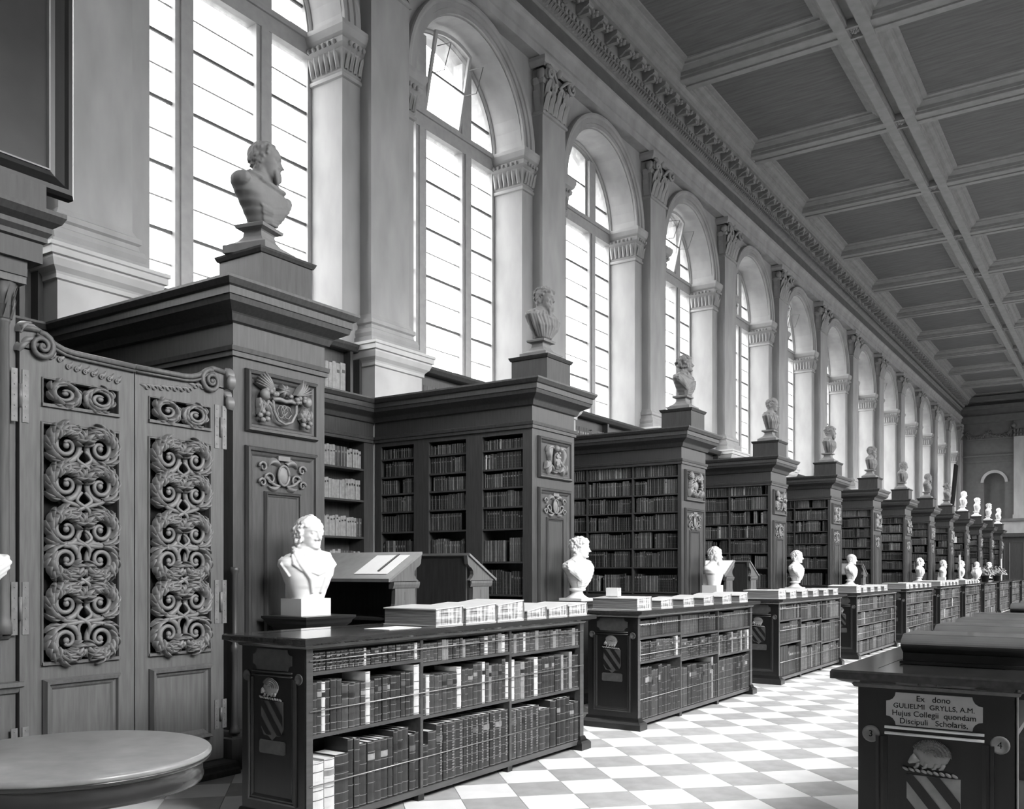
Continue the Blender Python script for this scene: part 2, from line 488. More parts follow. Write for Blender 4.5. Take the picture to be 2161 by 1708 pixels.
    prof = [(1.42, 0), (1.42, .05), (1.49, .05), (1.495, .075), (1.57, .075), (1.58, .10), (1.62, .115), (1.66, .11), (1.67, .08), (1.67, 0)]
    vs = []
    for i in range(N+1):
        a = PI*i/N
        for r, h in prof: vs.append((-8.5+h, r*math.cos(a), SPR+.02+r*math.sin(a)))
    m = len(prof)
    ar.add(vs, [(i*m+t, (i+1)*m+t, (i+1)*m+t+1, i*m+t+1) for i in range(N) for t in range(m-1)])
    prof = [(1.43, -.60), (1.38, -.60), (1.38, -.55), (1.40, -.53), (1.43, -.53)]
    vs = []
    for i in range(N+1):
        a = PI*i/N
        for r, h in prof: vs.append((-8.5+h, r*math.cos(a), SPR+r*math.sin(a)))
    m = len(prof)
    ar.add(vs, [(i*m+t, (i+1)*m+t, (i+1)*m+t+1, i*m+t+1) for i in range(N) for t in range(m-1)])
    ar = M(ar).mesh('archivolt', [stone])
    sl = MB().box(-9.2, -8.95, -1.6, 1.6, SILL-.09, SILL).box(-9.12, -8.6, -1.66, 1.66, 4.36, 4.52)
    sl = M(sl).mesh('window_ledge', [stone])
    for k in range(0, 15):
        L = (0, PILY(k), 0)
        obj('pier', pier, parent=root, loc=L)
        s = obj('pilaster', shaft, parent=root, loc=L)
        obj('capital', cp, parent=s)
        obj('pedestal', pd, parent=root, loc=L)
        obj('impost_capital', im, parent=root, loc=L)
        if k < 14:
            L = (0, WINY(k), 0)
            obj('archivolt', ar, parent=root, loc=L)
            obj('window_ledge', sl, parent=root, loc=L)
    en = MB()
    ep = [(-8.55, 10.28), (-8.29, 10.28), (-8.29, 10.43), (-8.26, 10.44), (-8.26, 10.58), (-8.23, 10.60), (-8.20, 10.65), (-8.18, 10.66), (-8.18, 10.71), (-8.31, 10.715)]
    en.prism(ep, Y0, Y1, lambda a, b, h: (a, h, b))
    obj('architrave', M(en), [stone], root)
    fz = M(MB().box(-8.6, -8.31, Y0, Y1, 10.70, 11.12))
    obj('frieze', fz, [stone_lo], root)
    cn = MB()
    ep = [(-8.55, 11.08), (-8.29, 11.08), (-8.27, 11.13), (-8.24, 11.14), (-8.18, 11.25), (-8.14, 11.26), (-8.12, 11.33), (-8.10, 11.34), (-8.10, 11.52), (-7.78, 11.52), (-7.78, 11.59),
          (-7.76, 11.60), (-7.72, 11.67), (-7.69, 11.68), (-7.69, 11.75), (-8.55, 11.75)]
    cn.prism(ep, Y0, Y1, lambda a, b, h: (a, h, b))
    cn_o = obj('cornice', M(cn), [plaster], root)
    md = MB()                                                              # scrolled bracket with a leaf under it
    q = [(-8.10, 11.52), (-8.10, 11.36), (-8.06, 11.345), (-8.0, 11.37), (-7.93, 11.42), (-7.87, 11.43), (-7.83, 11.46), (-7.83, 11.52)]
    md.prism(q, -.09, .09, lambda a, b, h: (a, h, b))
    md.ell((-8.06, 0, 11.38), (.05, .10, .05), 8, 5); md.ell((-7.86, 0, 11.46), (.035, .10, .035), 8, 5)
    md.box(-8.08, -7.86, -.045, .045, 11.33, 11.40)
    md = M(md).mesh('modillion', [plaster])
    rs = MB()
    for i in range(6):
        a = i*PI/3
        rs.ell((-7.95+.07*math.cos(a), .07*math.sin(a), 11.49), (.058, .042, .035), 6, 4, Matrix.Rotation(a, 3, 'Z'))
    rs.ell((-7.95, 0, 11.465), (.04, .04, .04), 6, 4)
    rs = M(rs).mesh('cornice_rosette', [plaster])
    if sx > 0:
        y = 3.0; i = 0
        while y < Y1-.3:
            obj('modillion', md, parent=cn_o, loc=(0, y, 0))
            obj('cornice_rosette', rs, parent=cn_o, loc=(0, y+BAY/16, 0))
            y += BAY/8
        ed = MB(); y = 2.0                                                 # leaf-and-dart band
        while y < Y1-.3:
            ed.add([(-8.25, y, 11.14), (-8.13, y+.03, 11.25), (-8.17, y+.075, 11.25), (-8.27, y+.045, 11.14), (-8.20, y+.06, 11.15)],
                   [(0,1,2,4),(0,4,3),(4,2,3)])
            y += .10
        eo = obj('leaf_and_dart_band', ed, [plaster], cn_o); eo['kind'] = 'stuff'
        ed = MB(); y = 2.0
        while y < Y1-.3:
            ed.ell((-8.115, y, 11.295), (.03, .04, .045), 6, 4); y += .13
        eo = obj('egg_band', ed, [plaster], cn_o); eo['kind'] = 'stuff'
    return root
wall_left = build_wall('wall_left', 1, 'pale stone arcade wall of pilasters and arched windows on the left')
wall_right = build_wall('wall_right', -1, 'matching stone arcade wall on the unseen right side')

# windows
def window_tree():
    root_mb = MB()
    for s in (-1, 1):
        root_mb.box(-.06, .06, s*1.40-.04, s*1.40+.04, SILL, SPR)          # jambs
    N = 24
    vs = []
    prof = [(1.36, -.06), (1.36, .06), (1.45, .06), (1.45, -.06)]
    for i in range(N+1):
        a = PI*i/N
        for r, h in prof: vs.append((h, r*math.cos(a), SPR+r*math.sin(a)))
    root_mb.add(vs, [(i*4+t, (i+1)*4+t, (i+1)*4+(t+1) % 4, i*4+(t+1) % 4) for i in range(N) for t in range(4)])
    root_mb.box(-.08, .08, -1.42, 1.42, SILL-.05, SILL+.02)
    root = obj('window_1', root_mb, [sash])
    mul = MB().box(-.09, .09, -.125, .125, SILL, SPR+1.22).box(.09, .115, -.06, .06, SILL, TRAN0).mesh('mullion', [sash])
    for s in (-1, 1): obj('mullion', mul, parent=root, loc=(0, s*.59, 0))
    obj('transom', MB().box(-.10, .10, -1.42, 1.42, TRAN0, TRAN1).box(.10, .13, -1.42, 1.42, TRAN0+.2, TRAN0+.26), [sash], root)
    cols = ((-1.36, -.715), (-.465, .465), (.715, 1.36))
    zs = [SILL+.02+(TRAN0-SILL-.02)*i/5 for i in range(6)]
    bars = {}
    for c, (y0, y1) in enumerate(cols):
        w = y1-y0
        key = round(w, 3)
        if key not in bars:
            bars[key] = (MB().box(-.014, .014, -w/2, w/2, -.017, .017).mesh('glazing_bar', [iron]),
                         MB().box(-.005, .005, -w/2, w/2, -.009, .009).mesh('lead_line', [sash]),
                         MB().add([(0,-w/2,0),(0,w/2,0),(0,w/2,zs[1]-zs[0]),(0,-w/2,zs[1]-zs[0])], [(0,1,2,3)]).mesh('pane', [glass]))
        b, ld, p = bars[key]; ym = (y0+y1)/2
        for i in range(5):
            if i: obj('glazing_bar', b, parent=root, loc=(.02, ym, zs[i]))
            obj('lead_line', ld, parent=root, loc=(.01, ym, (zs[i]+zs[i+1])/2))
            obj('pane', p, parent=root, loc=(0, ym, zs[i]))
        if c != 1:
            obj('glazing_bar', b, parent=root, loc=(.02, ym, 9.02))
            pts = [(0, y0, TRAN1), (0, y1, TRAN1)]
            yin, yout = (y1, y0) if c == 0 else (y0, y1)
            arc = []
            n = 8
            for i in range(n+1):
                y = yin+(yout-yin)*i/n
                arc.append((0, y, SPR+math.sqrt(max(0, 1.37**2-y*y))))
            poly = [(0, yin, TRAN1)]+arc
            if arc[-1][2] < TRAN1: poly[-1] = (0, yout, TRAN1)
            obj('pane', MB().add(poly, [tuple(range(len(poly)))]), [glass], root)
    return root, cols
def top_light(root, tilt):
    """Middle light under the arch: fixed, or a sash hung at its foot and leaning into the hall."""
    y1 = .465
    n = 8
    arc = [(y1-2*y1*i/n, SPR+math.sqrt(1.37**2-(y1-2*y1*i/n)**2)) for i in range(n+1)]
    poly = [(-y1, TRAN1), (y1, TRAN1)]+arc
    z0 = TRAN1
    fr = MB().sweep([(a, b-z0) for a, b in poly], [(-.055, -.02), (-.055, .02), (0, .02), (0, -.02)], YZ(0), closed=True)
    so = obj('sash_frame', fr, [sash], root, (0.03 if tilt else 0, 0, z0))
    obj('pane', MB().add([(0, a, b-z0) for a, b in poly], [tuple(range(len(poly)))]), [glass], so)
    obj('glazing_bar', MB().box(-.012, .012, -y1, y1, .62, .645), [iron], so)
    if tilt:
        so.rotation_euler[1] = math.radians(tilt)
        cd = MB().tube([(.05, -.42, 1.0), (.32, -.42, 1.02), (.26, -.42, .62), (.02, -.42, .6)], .008, 5)
        cd.tube([(.05, .42, 1.0), (.32, .42, 1.02), (.26, .42, .62), (.02, .42, .6)], .008, 5)
        obj('stay_iron', cd, [iron], so)
win0, WC = window_tree()
wins = [win0]
for k in range(1, 14): wins.append(copy_tree(win0))
for k, wdw in enumerate(wins):
    wdw.name = 'window_%d' % (k+1)
    wdw.location = (-9.13, WINY(k), 0)
    top_light(wdw, {2: 11, 4: 13, 6: 11, 9: 9}.get(k, 0))
    tag(wdw, 'tall arched three-light window, %s along the left wall' % ORD[k+1], 'window', kind='structure')

# ------------------------------------------------------------------ ceiling
CZ = 11.67
cl = obj('ceiling', MB().box(XL, XR, Y0, Y1, 12.0, 12.2), [plaster])
tag(cl, 'grey coffered plaster ceiling', 'ceiling', kind='structure')
cols = ((-7.72, -4.60), (-3.95, 2*MIDX+3.95), (2*MIDX+4.60, 2*MIDX+7.72))
cb = .235
cpan = {}
for ci, (x0, x1) in enumerate(cols):
    w = (x1-x0)/2; hl = BAY/2-cb
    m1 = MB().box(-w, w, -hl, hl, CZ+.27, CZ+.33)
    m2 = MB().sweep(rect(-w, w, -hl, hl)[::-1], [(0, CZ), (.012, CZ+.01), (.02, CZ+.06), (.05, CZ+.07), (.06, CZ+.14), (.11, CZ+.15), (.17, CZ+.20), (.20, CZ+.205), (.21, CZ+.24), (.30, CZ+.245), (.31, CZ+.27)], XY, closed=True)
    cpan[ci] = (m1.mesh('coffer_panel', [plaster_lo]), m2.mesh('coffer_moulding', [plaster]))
bm = MB()
for s in (-1, 1): bm.box(-9, 9, -.001, .001, 0, .001)
ros = MB()
for i in range(8):
    a = i*PI/4
    ros.ell((.07*math.cos(a), .07*math.sin(a), 0), (.06, .03, .04), 8, 5, Matrix.Rotation(a, 3, 'Z'))
for i in range(6):
    a = i*PI/3
    ros.ell((.03*math.cos(a), .03*math.sin(a), -.025), (.032, .02, .03), 6, 4, Matrix.Rotation(a, 3, 'Z'))
ros.ell((0, 0, -.05), (.03, .03, .03), 8, 5)
ros = ros.mesh('ceiling_rosette', [plaster])
for k in range(0, 14):
    for ci, (x0, x1) in enumerate(cols):
        yc = WINY(k); xc = (x0+x1)/2
        p = obj('coffer', cpan[ci][0], parent=cl, loc=(xc, yc, 0))
        obj('coffer_moulding', cpan[ci][1], parent=p)
xb = MB()
for x0, x1 in ((cols[0][0]-.1, -4.60), (-3.95, 2*MIDX+3.95), (2*MIDX+4.60, cols[2][1]+.1)):
    xb.box(x0, x1, -cb, cb, CZ+.03, CZ+.4)
    xb.box(x0, x1, -cb, -cb+.17, CZ, CZ+.05).box(x0, x1, cb-.17, cb, CZ, CZ+.05)
xb = xb.mesh('cross_beam', [plaster])
for k in range(0, 15):
    obj('cross_beam', xb, parent=cl, loc=(0, PILY(k), 0))
for xa, xc in ((-4.60, -3.95), (2*MIDX+3.95, 2*MIDX+4.60)):
    lb = MB().box(xa, xa+.21, Y0, Y1, CZ-.012, CZ+.4).box(xc-.21, xc, Y0, Y1, CZ-.012, CZ+.4).box(xa+.2, xc-.2, Y0, Y1, CZ+.16, CZ+.4)
    lb.box(xa+.21, xa+.235, Y0, Y1, CZ+.03, CZ+.2).box(xc-.235, xc-.21, Y0, Y1, CZ+.03, CZ+.2)
    b = obj('long_beam', lb, [plaster], cl)
    for k in range(1, 15):
        xm = (xa+xc)/2
        for s in (-1, 1):
            obj('rosette_stop', MB().box(xa+.2, xc-.2, -.03, .03, CZ-.005, CZ+.2), [plaster], b, (0, PILY(k)+s*.2, 0))
        obj('ceiling_rosette', ros, parent=b, loc=(xm, PILY(k), CZ+.06))

# ------------------------------------------------------------------ end walls
ew = MB()
xc, rr = -6.55, .56
N = 14
ew.box(XL, xc-rr, Y1, Y1+.3, 0, 12.2).box(xc+rr, XR, Y1, Y1+.3, 0, 12.2).box(xc-rr, xc+rr, Y1, Y1+.3, 0, 4.55).box(xc-rr, xc+rr, Y1, Y1+.3, 7.35, 12.2)
vs = []
for i in range(N+1):
    a = PI*i/N
    vs += [(xc+rr*math.cos(a), Y1, 6.75+rr*math.sin(a)), (xc+rr*math.cos(a), Y1, 7.36), (xc+rr*math.cos(a), Y1+.5, 6.75+rr*math.sin(a))]
ew.add(vs, [(3*i, 3*i+3, 3*i+4, 3*i+1) for i in range(N)]+[(3*i, 3*i+3, 3*i+5, 3*i+2) for i in range(N)])
ew.box(xc-rr-.1, xc+rr+.1, Y1+.4, Y1+.5, 4.4, 7.6)
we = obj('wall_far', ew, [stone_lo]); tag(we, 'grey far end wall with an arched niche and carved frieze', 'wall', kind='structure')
for x in (-8.6, -5.15, 2*MIDX+5.15, 2*MIDX+8.6):
    p = obj('pilaster', MB().box(x-.37, x+.37, Y1-.18, Y1, 4.5, 9.35).box(x-.42, x+.42, Y1-.24, Y1, 4.5, 4.8), [stone], we)
    c = MB().box(x-.38, x+.38, Y1-.2, Y1, 9.35, 10.28)
    for i in range(5):
        for z in (9.45, 9.7): c.ell((x-.32+.16*i, Y1-.22, z), (.07, .06, .12), 6, 4)
    for s in (-1, 1): c.ell((x+s*.36, Y1-.24, 10.0), (.12, .08, .12), 8, 5)
    obj('capital', c, [stone_lo], p)
e = MB()
for a, b, z0, z1 in ((.0, .26, 10.28, 10.70), (0, .15, 10.70, 11.1), (0, .3, 11.1, 11.3), (0, .75, 11.5, 11.75), (0, .08, 9.28, 9.36), (0, .10, 8.28, 8.38), (0, .06, 7.95, 8.05), (0, .30, 4.42, 4.58)):
    e.box(-9.0, XR-.5, Y1-b, Y1, z0, z1)
obj('string_course', e, [stone_lo], we)
e = MB()
for i in range(110):
    t = i/109
    x = -8.1+2.5*t
    z = 9.72-.30*math.sin(PI*((t*2) % 1))+R.uniform(-.09, .09)
    e.ell((x, Y1-.04, z), (.035, .05, .10), 6, 4, Matrix.Rotation(R.uniform(-1.4, 1.4), 3, 'Y'))
for s in (-7.9, -5.75):
    for i in range(16): e.ell((s+R.uniform(-.12, .12), Y1-.05, 9.62+R.uniform(-.28, .28)), (.04, .05, .10), 6, 4, Matrix.Rotation(R.uniform(-.6, .6), 3, 'Y'))
o = obj('carved_swag', e, [stone_lo], we); o['kind'] = 'stuff'
obj('niche_architrave', MB().add(*(lambda P: ([p for q in P for p in q], [(2*i, 2*i+2, 2*i+3, 2*i+1) for i in range(len(P)-1)]))(
    [((xc+(rr+.16)*math.cos(PI*i/N), Y1-.06, 6.75+(rr+.16)*math.sin(PI*i/N)), (xc+rr*math.cos(PI*i/N), Y1-.03, 6.75+rr*math.sin(PI*i/N))) for i in range(N+1)])), [stone], we)
obj('dado', MB().box(-9, XR-.5, Y1-.2, Y1, 3.72, 4.45), [stone], we)
ds = MB().box(-9, XR-.5, Y1-.35, Y1, 0, 3.5).box(-9, XR-.5, Y1-.5, Y1, 3.5, 3.72)
for i in range(14): ds.sweep(rect(-8.6+i*.95, -7.85+i*.95, .9, 3.2), [(0, 0), (-.02, .03), (-.06, .0)], XZ(Y1-.35), closed=True)
obj('oak_screen', ds, [oak], we)
wn_ = obj('wall_near', MB().box(XL, XR, Y0-.3, Y0, 0, 12.2), [stone]); tag(wn_, 'plain stone end wall behind the viewpoint', 'wall', kind='structure')
# ------------------------------------------------------------------ tall bookcases
CORN = [(0, 3.44), (.03, 3.45), (.05, 3.50), (.06, 3.51), (.15, 3.56), (.16, 3.60), (.17, 3.605), (.17, 3.66), (.19, 3.67), (.215, 3.71), (.215, 3.73), (-.1, 3.73)]
ARCH = [(0, 3.18), (.02, 3.185), (.02, 3.22), (.03, 3.225), (.035, 3.26), (0, 3.27)]
PLIN = [(0, .30), (.02, .29), (.03, .25), (.05, .24), (.05, 0)]
def frame_prof(w, h): return [(0, 0), (0, h*.35), (-.012, h), (-w*.45, h*.9), (-w*.55, h*.45), (-w*.8, h*.35), (-w, h*.08), (-w, -.01)]
BOOKS = MB()                                             # every book beyond the three hundred that show largest
def stuff_book(o, u, nrm, w, h, d, m, lab=None):
    """o: foot of the spine's first corner; u: unit direction along the shelf; nrm: unit outward direction of the spine"""
    ox, oy, oz = o
    def P(a, b, z): return (ox+u[0]*a+nrm[0]*b, oy+u[1]*a+nrm[1]*b, oz+z)
    c = w*.22; bl = min(.008, w*.25)
    ring = [(0, -d), (0, -bl), (c, 0), (w-c, 0), (w, -bl), (w, -d)]
    BOOKS.add([P(a, b, 0) for a, b in ring]+[P(a, b, h) for a, b in ring],
              [(0,1,7,6),(1,2,8,7),(2,3,9,8),(3,4,10,9),(4,5,11,10),(6,7,8,9,10,11)], m)
    if lab:
        for z0, z1, mm in lab:
            BOOKS.add([P(c, .0015, h*z0), P(w-c, .0015, h*z0), P(w-c, .0015, h*z1), P(c, .0015, h*z1)], [(0,1,2,3)], mm)
TONES = [0]*12+[1]*30+[2]*30+[3]*18+[4]*8+[5]*2
def fill_row(o, u, nrm, L, hmax, rng, wmin=.022, wmax=.05, d=.19, dark=0, gap=.06, pale=0):
    a = .004
    while a < L-wmin:
        n = rng.randint(1, 9) if rng.random() < .6 else 1
        m = rng.choice(TONES); w = rng.uniform(wmin, wmax); h = hmax*rng.uniform(.82, .97)
        if n > 1 and m >= 4: m = rng.choice((1, 2, 3))
        if pale: m = rng.choice((3, 4, 4, 4, 2)); n = max(n, 4)
        if dark and m > 2 and rng.random() < .6: m = 1
        if rng.random() < gap*.5: a += rng.uniform(.03, .10)
        lab = []
        if rng.random() < .7:
            z = rng.uniform(.66, .80); lab = [(z, z+rng.uniform(.05, .11), (6 if rng.random() < .5 else 4) if m < 4 else 1)]
        for q in range(rng.randint(0, 4)):
            z = .12+.17*q; lab.append((z, z+.012, 6))
        for i in range(n):
            ww = w*(rng.uniform(.9, 1.1) if n > 1 else 1); hh = h*(1 if n > 1 and m < 4 else rng.uniform(.93, 1.05))
            hh = min(hh, hmax*.97)
            if a+ww > L: return
            stuff_book((o[0]+u[0]*a-nrm[0]*rng.uniform(.0, .012), o[1]+u[1]*a-nrm[1]*rng.uniform(.0, .012), o[2]), u, nrm, ww*.96, hh, d, m, lab)
            a += ww

def leaf_blade(mb, p, ang, L, w, h, curl=1.0, base=.012, mi=0, mp=None):
    """a carved acanthus lobe lying on a panel: p=(a,b) root, direction ang, curling sideways"""
    n = 7; rows = []
    a, b = p; t = ang
    for i in range(n+1):
        s = i/n
        ww = w*math.sin(PI*min(1, .15+.85*s)**.8)*.5+.002
        rows.append((a, b, t, ww, base+h*math.sin(PI*min(1, .2+.7*s))))
        a += L/n*math.cos(t); b += L/n*math.sin(t); t += curl/n
    vs = []
    for a, b, t, ww, hh in rows:
        nx, ny = -math.sin(t), math.cos(t)
        vs += [mp(a+nx*ww, b+ny*ww, 0), mp(a+nx*ww*.5, b+ny*ww*.5, hh*.75), mp(a, b, hh), mp(a-nx*ww*.5, b-ny*ww*.5, hh*.6), mp(a-nx*ww, b-ny*ww, 0)]
    fs = [(i*5+j, i*5+5+j, i*5+6+j, i*5+1+j) for i in range(n) for j in range(4)]
    mb.add(vs, fs, mi, True)

def cartouche(mp, y, z, s):
    mb = MB()
    mb.tube([mp(y+s*.045*math.cos(t*PI/8), z+s*.065*math.sin(t*PI/8), .022) for t in range(17)], .009*s, 6)
    mb.ell(mp(y, z, .008), (.02, .05*s, .07*s), 10, 6)
    for sd in (-1, 1):
        leaf_blade(mb, (y+sd*.03*s, z+.07*s), PI/2-sd*.9, .11*s, .05*s, .03, -sd*2.0, mp=mp)
        for (dy, dz, r) in ((.11, -.03, .045), (.165, .045, .035), (.17, -.055, .03)):
            cy, cz = y+sd*dy*s, z+dz*s
            mb.tube([mp(cy+sd*r*s*(1-t/16)*math.cos(t*.6), cz+r*s*(1-t/16)*math.sin(t*.6), .014) for t in range(13)], [.010*s*(1-t/20) for t in range(13)], 6)
        mb.tube([mp(y+sd*s*(.03+.014*t), z-s*(.07-.001*t*t*.8), .014) for t in range(9)], .010*s, 6)
        leaf_blade(mb, (y+sd*.04*s, z-.075*s), PI/2-sd*2.1, .09*s, .035*s, .02, sd*1.2, mp=mp)
    mb.box(*[v for pr_ in zip(mp(y-.05*s, z+.095*s, 0), mp(y+.05*s, z+.125*s, .03)) for v in sorted(pr_)])
    return mb
def lime_carving(kind, w, h):
    """carved sprays of leaves, fruit and flowers round a shield; local a across, b up, in a w x h panel"""
    rng = random.Random(kind*11+3); mp = YZ(0); mb = MB()
    if kind % 3 == 0:                                     # shield with a cypher under crossed sprays
        pts = [(-.105, .03), (-.10, -.05), (-.06, -.125), (0, -.15), (.06, -.125), (.10, -.05), (.105, .03)]
        mb.tube([mp(a, b, .03) for a, b in pts], .011, 6)
        mb.tube([mp(a, b+.035, .035) for a, b in ((-.11, 0), (-.05, .012), (0, .0), (.05, .012), (.11, 0))], .017, 6)
        for c in ((-.03, -.05, .05), (.03, -.05, .05), (0, -.035, .04)):
            mb.tube([mp(c[0]+c[2]*math.cos(t*.5)*(.5 if t % 2 else .75), c[1]+c[2]*math.sin(t*.5), .02) for t in range(13)], .0045, 4)
        for sd in (-1, 1):
            for i in range(6): leaf_blade(mb, (sd*.10, .10), PI/2-sd*(.55+.17*i), .16, .028, .05, sd*.25, .02, mp=mp)
            for i in range(9): mb.ell(mp(sd*(.07+.012*i)+rng.uniform(-.02,.02), .075+rng.uniform(-.035,.04), rng.uniform(.03,.06)), (.022, .02, .02), 6, 4)
            for i in range(12): leaf_blade(mb, (sd*.19+rng.uniform(-.05,.05), .0+rng.uniform(-.04,.03)), -PI/2+rng.uniform(-.5,.5), .10, .022, .04, rng.uniform(-.5,.5), .02, mp=mp)
            for i in range(5): mb.ell(mp(sd*(.19+.035*math.cos(i*1.26)), -.11+.035*math.sin(i*1.26), .04), (.025, .022, .022), 6, 4)
            mb.ell(mp(sd*.19, .06, .05), (.04, .035, .045), 8, 5)
        for i in range(7):
            a = i*2*PI/7
            leaf_blade(mb, (-.01, .12), a, .055, .03, .03, .4, .03, mp=mp)
    elif kind % 3 == 1:                                   # displayed bird-like mantling with a central shield
        mb.ell(mp(0, -.02, .03), (.04, .06, .11), 10, 6)
        for i in range(14): mb.ell(mp(rng.uniform(-.045,.045), rng.uniform(-.11,.08), .06), (.015,.018,.022), 6, 4)
        mb.ell(mp(-.035, .12, .05), (.045, .035, .04), 8, 5); mb.ell(mp(.045, .115, .05), (.04, .03, .035), 8, 5)
        for sd in (-1, 1):
            for i in range(5): leaf_blade(mb, (sd*(.09+.014*i), .15-.01*i), -PI/2+sd*(.55-.1*i), .24-.02*i, .035, .045, -sd*1.1, .02, mp=mp)
            leaf_blade(mb, (sd*.07, .12), PI/2-sd*1.0, .14, .05, .05, -sd*2.2, .02, mp=mp)
            for i in range(9): leaf_blade(mb, (sd*.15+rng.uniform(-.06,.04), -.06+rng.uniform(-.05,.04)), -PI/2+rng.uniform(-.6,.6), .10, .024, .04, rng.uniform(-.8,.8), .02, mp=mp)
        leaf_blade(mb, (-.02, -.13), -.4, .1, .03, .03, 1, mp=mp); leaf_blade(mb, (.02, -.15), PI+.4, .1, .03, .03, -1, mp=mp)
    else:                                                 # wreath of fruit and flowers
        for i in range(20):
            a = i*2*PI/20
            leaf_blade(mb, (.15*math.cos(a), .12*math.sin(a)), a+.9, .10, .034, .05, .9, .02, mp=mp)
            mb.ell(mp(.14*math.cos(a)+rng.uniform(-.02,.02), .115*math.sin(a)+rng.uniform(-.02,.02), .055), (.024,.024,.024), 6, 4)
        mb.ell(mp(0, 0, .02), (.035, .07, .08), 10, 6)
        for sd in (-1, 1):
            for i in range(5): leaf_blade(mb, (sd*.12, .10), PI/2-sd*(.3+.25*i), .13, .03, .05, sd*.3, .02, mp=mp)
            for i in range(6): leaf_blade(mb, (sd*.2, -.05), -PI/2+rng.uniform(-.5,.5), .12, .03, .05, 0, .02, mp=mp)
    k = .9*w/.5
    mb.v = [(x, y*k, z*h/.40) for x, y, z in mb.v]
    return mb
limes = [lime_carving(i, .66, .40).mesh('limewood_carving', [lime]) for i in range(3)]

TD = 2.42                                                 # how far a tall case runs out from the wall cases
def tall_case(kind):
    """local origin: floor at the near corner of the end panel; +x to the aisle, +y along the hall"""
    W = .97
    root = thing('tall_bookcase', (-5.72, PILY(1)-.485, 0), 'x', 'bookcase', 'tall bookcases at right angles to the window wall')
    mb = MB(); y1 = .30
    mb.box(-TD, 0, y1, W, 0, 3.46)
    if kind == 0:
        mb.box(-TD, 0, 0, y1, 0, 3.46); cols = []
        zs = []
    else:
        mb.box(-TD, 0, 0, y1, 0, 1.14 if kind == 1 else 1.16); mb.box(-TD, 0, 0, y1, 3.13 if kind == 1 else 3.26, 3.46)
        cols = [(-2.32, -1.77), (-1.53, -.95), (-.71, -.13)] if kind == 1 else [(-2.40, -1.68), (-1.65, -.85), (-.82, -.06)]
        zs = [1.25, 1.64, 2.03, 2.29, 2.52, 2.74, 2.97] if kind == 1 else [1.20, 1.59, 1.885, 2.175, 2.455, 2.73, 3.01]
        xs = [-TD]+[c for p in cols for c in p]+[0]
        for i in range(0, len(xs), 2):
            if xs[i+1]-xs[i] > .05: mb.box(xs[i], xs[i+1], 0, y1, 1.14 if kind == 1 else 1.16, 3.13 if kind == 1 else 3.26)
            else: pass
    obj('carcass', mb, [oak], root)
    if kind == 2:
        dv = MB().box(-.015, .015, .01, y1, 1.16, 3.26).mesh('divider', [case_oak])
        for x in (-1.665, -.835): obj('divider', dv, parent=root, loc=(x, 0, 0))
    for (x0, x1) in cols:
        sh = MB().box(x0, x1, .008, y1, -.022, 0).mesh('shelf', [case_oak])
        for z in zs: obj('shelf', sh, parent=root, loc=(0, 0, z))
    path = [(-TD, 0), (0, 0), (0, W), (-TD, W)]
    obj('cornice', MB().sweep(path, CORN, XY).box(-TD, 0, 0, W, 3.45, 3.72), [oak], root)
    obj('architrave', MB().sweep(path, ARCH, XY), [oak], root)
    obj('plinth', MB().sweep(path, PLIN, XY), [oak], root)
    f = YZ(0)
    for (n, a0, a1, b0, b1, wd, hh) in (('upper_panel', .11, .87, 2.62, 3.11, .075, .045), ('lower_panel', .11, .87, .45, 2.51, .075, .04)):
        p = obj(n, MB().sweep(rect(a0, a1, b0, b1), frame_prof(wd, hh), f, closed=True).box(-.01, .003, a0+.05, a1-.05, b0+.05, b1-.05), [oak], root)
    obj('raised_field', MB().sweep(rect(.30, .69, .60, 2.165), frame_prof(.05, .03), f, closed=True).box(-.01, .006, .34, .65, .64, 2.13), [oak], root)
    obj('limewood_carving', limes[0], parent=root, loc=(.01, .49, 2.865))
    obj('cartouche', cartouche(YZ(.004), .49, 2.30, 1.25), [gate_carve], root)
    if kind == 0:
        c = MB().lathe([(.04, .28), (.045, .30), (.03, .33), (.025, .36), (.022, .9), (.03, .92), (.03, .95), (.02, .97), (.022, 1.5), (.035, 1.53), (.035, 1.56)], (.02, .0, 0), 12)
        obj('corner_colonnette', c, [oak], root)
        c = MB()
        for (a, b, an) in ((-.02, 2.62, 1.2), (-.03, 2.70, 1.9), (-.02, 2.78, .9), (-.01, 2.84, 1.5)): leaf_blade(c, (a, b+.15), an, .12, .06, .05, 1.2, mp=XZ(0))
        obj('carved_bracket', c, [gate_carve], root)
    return root
protos = [tall_case(0), tall_case(1), tall_case(2)]
talls = []
DESC = ['plain sided tall oak bookcase beside the carved gates', 'tall oak bookcase with three shuttered columns of books, next after the gates',
        'tall oak bookcase with thin dividers, third along from the gates']
for k in range(1, 14):
    if k <= 3: t = protos[k-1]; lab = DESC[k-1]
    else:
        lab = 'tall oak bookcase with carved end, %s along from the gates' % ordw(k)
        t = copy_tree(protos[2])
    t.location = (-5.72, PILY(k)-.485, 0)
    t['label'] = lab
    for ch in kids(t):
        if ch.name.startswith('limewood'): ch.data = limes[(k-1) % 3]
    talls.append(t)
rng = random.Random(21)
